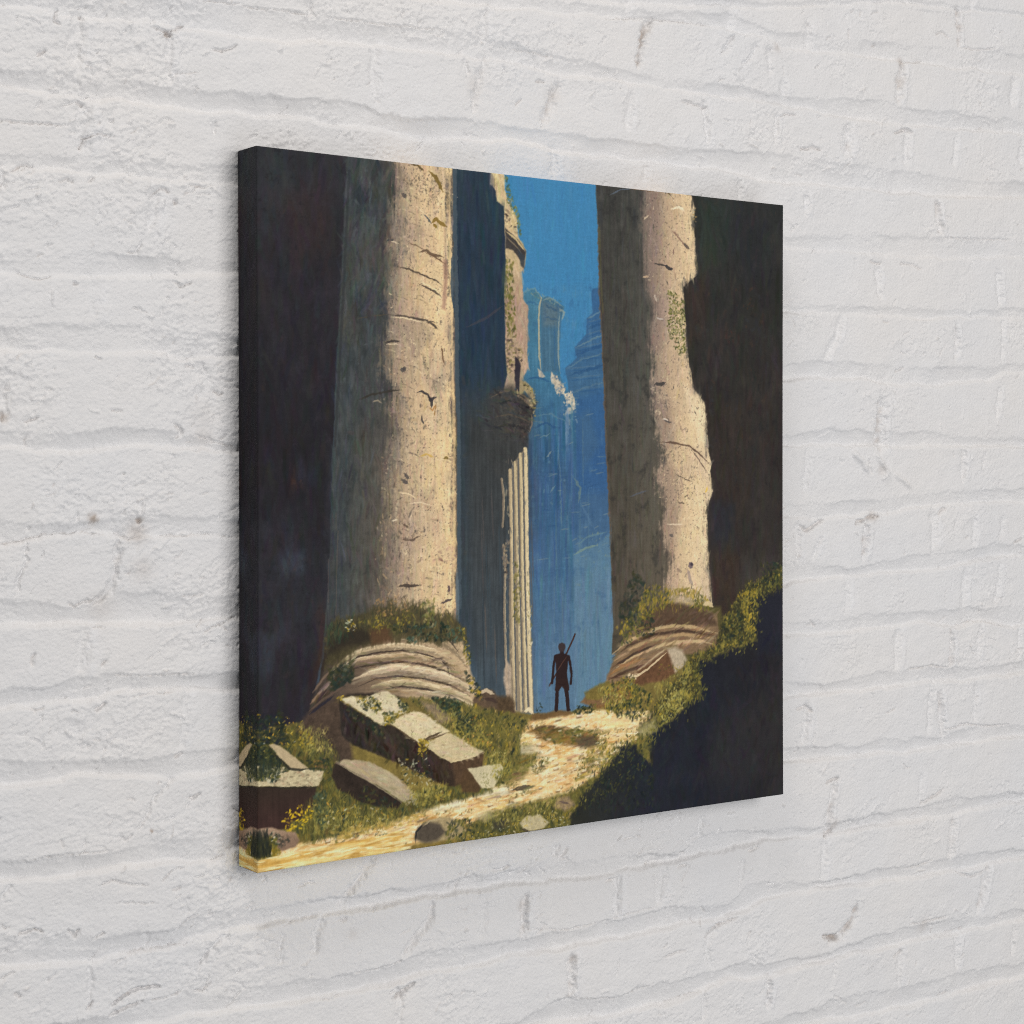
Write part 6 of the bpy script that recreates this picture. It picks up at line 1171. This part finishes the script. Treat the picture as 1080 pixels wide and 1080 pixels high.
def area_lamp(name, loc, target, size, energy, colour):
    d = bpy.data.lights.new(name, 'AREA')
    d.shape = 'DISK'
    d.size = size
    d.energy = energy
    d.color = colour
    o = bpy.data.objects.new(name, d)
    o.location = loc
    v = np.array(target, float) - np.array(loc, float)
    from mathutils import Vector
    o.rotation_euler = Vector(v).to_track_quat('-Z', 'Y').to_euler()
    scene.collection.objects.link(o)
    return o


area_lamp('key_light', (0.6, -3.5, 0.6), (0.1, 0, 0), 2.2, KEY, (1.0, 0.972, 0.942))  # added soft key lamp, no window here; shades the wall left of the print
area_lamp('grazing_light', (-1.3, -1.0, 2.6), (0.1, 0, 0.0), 0.8, TOP, (1.0, 0.96, 0.91))  # added lamp, not a window; grazes the wall to bring out its relief
area_lamp('low_fill_light', (0.3, -2.4, -1.6), (0.1, 0, -0.2), 2.0, LOW_FILL, (0.9, 0.95, 1.0))  # added fill lamp standing in for bounce; lifts the shadow under the print

# ---------------------------------------------------------------- camera
cam_d = bpy.data.cameras.new('Camera')
cam = bpy.data.objects.new('Camera', cam_d)
scene.collection.objects.link(cam)
scene.camera = cam
cam_d.sensor_width = 36
cam_d.lens = 36 * 1911.204 / 1080
cam_d.shift_x = 0
cam_d.shift_y = -45.455 / 1080
cam_d.clip_start = 0.05
cam_d.clip_end = 100
yaw, pitch, roll = 0.62526, -0.00447, -0.00097
from mathutils import Matrix
cy, sy, cp, sp = math.cos(yaw), math.sin(yaw), math.cos(pitch), math.sin(pitch)
f = np.array([sy * cp, cy * cp, sp]); r0 = np.array([cy, -sy, 0]); u0 = np.cross(r0, f)
rt = math.cos(roll) * r0 + math.sin(roll) * u0
up = -math.sin(roll) * r0 + math.cos(roll) * u0
cam.matrix_world = Matrix(((rt[0], up[0], -f[0], -1.01962), (rt[1], up[1], -f[1], -1.35467), (rt[2], up[2], -f[2], 0.04077), (0, 0, 0, 1)))

vs = scene.view_settings
scene.display_settings.display_device = 'sRGB'
vs.view_transform = 'Standard'
vs.look = 'None'
vs.exposure = 0
vs.gamma = 1
scene.render.engine = 'CYCLES'
scene.cycles.use_denoising = DENOISE
scene.cycles.filter_width = 1.1
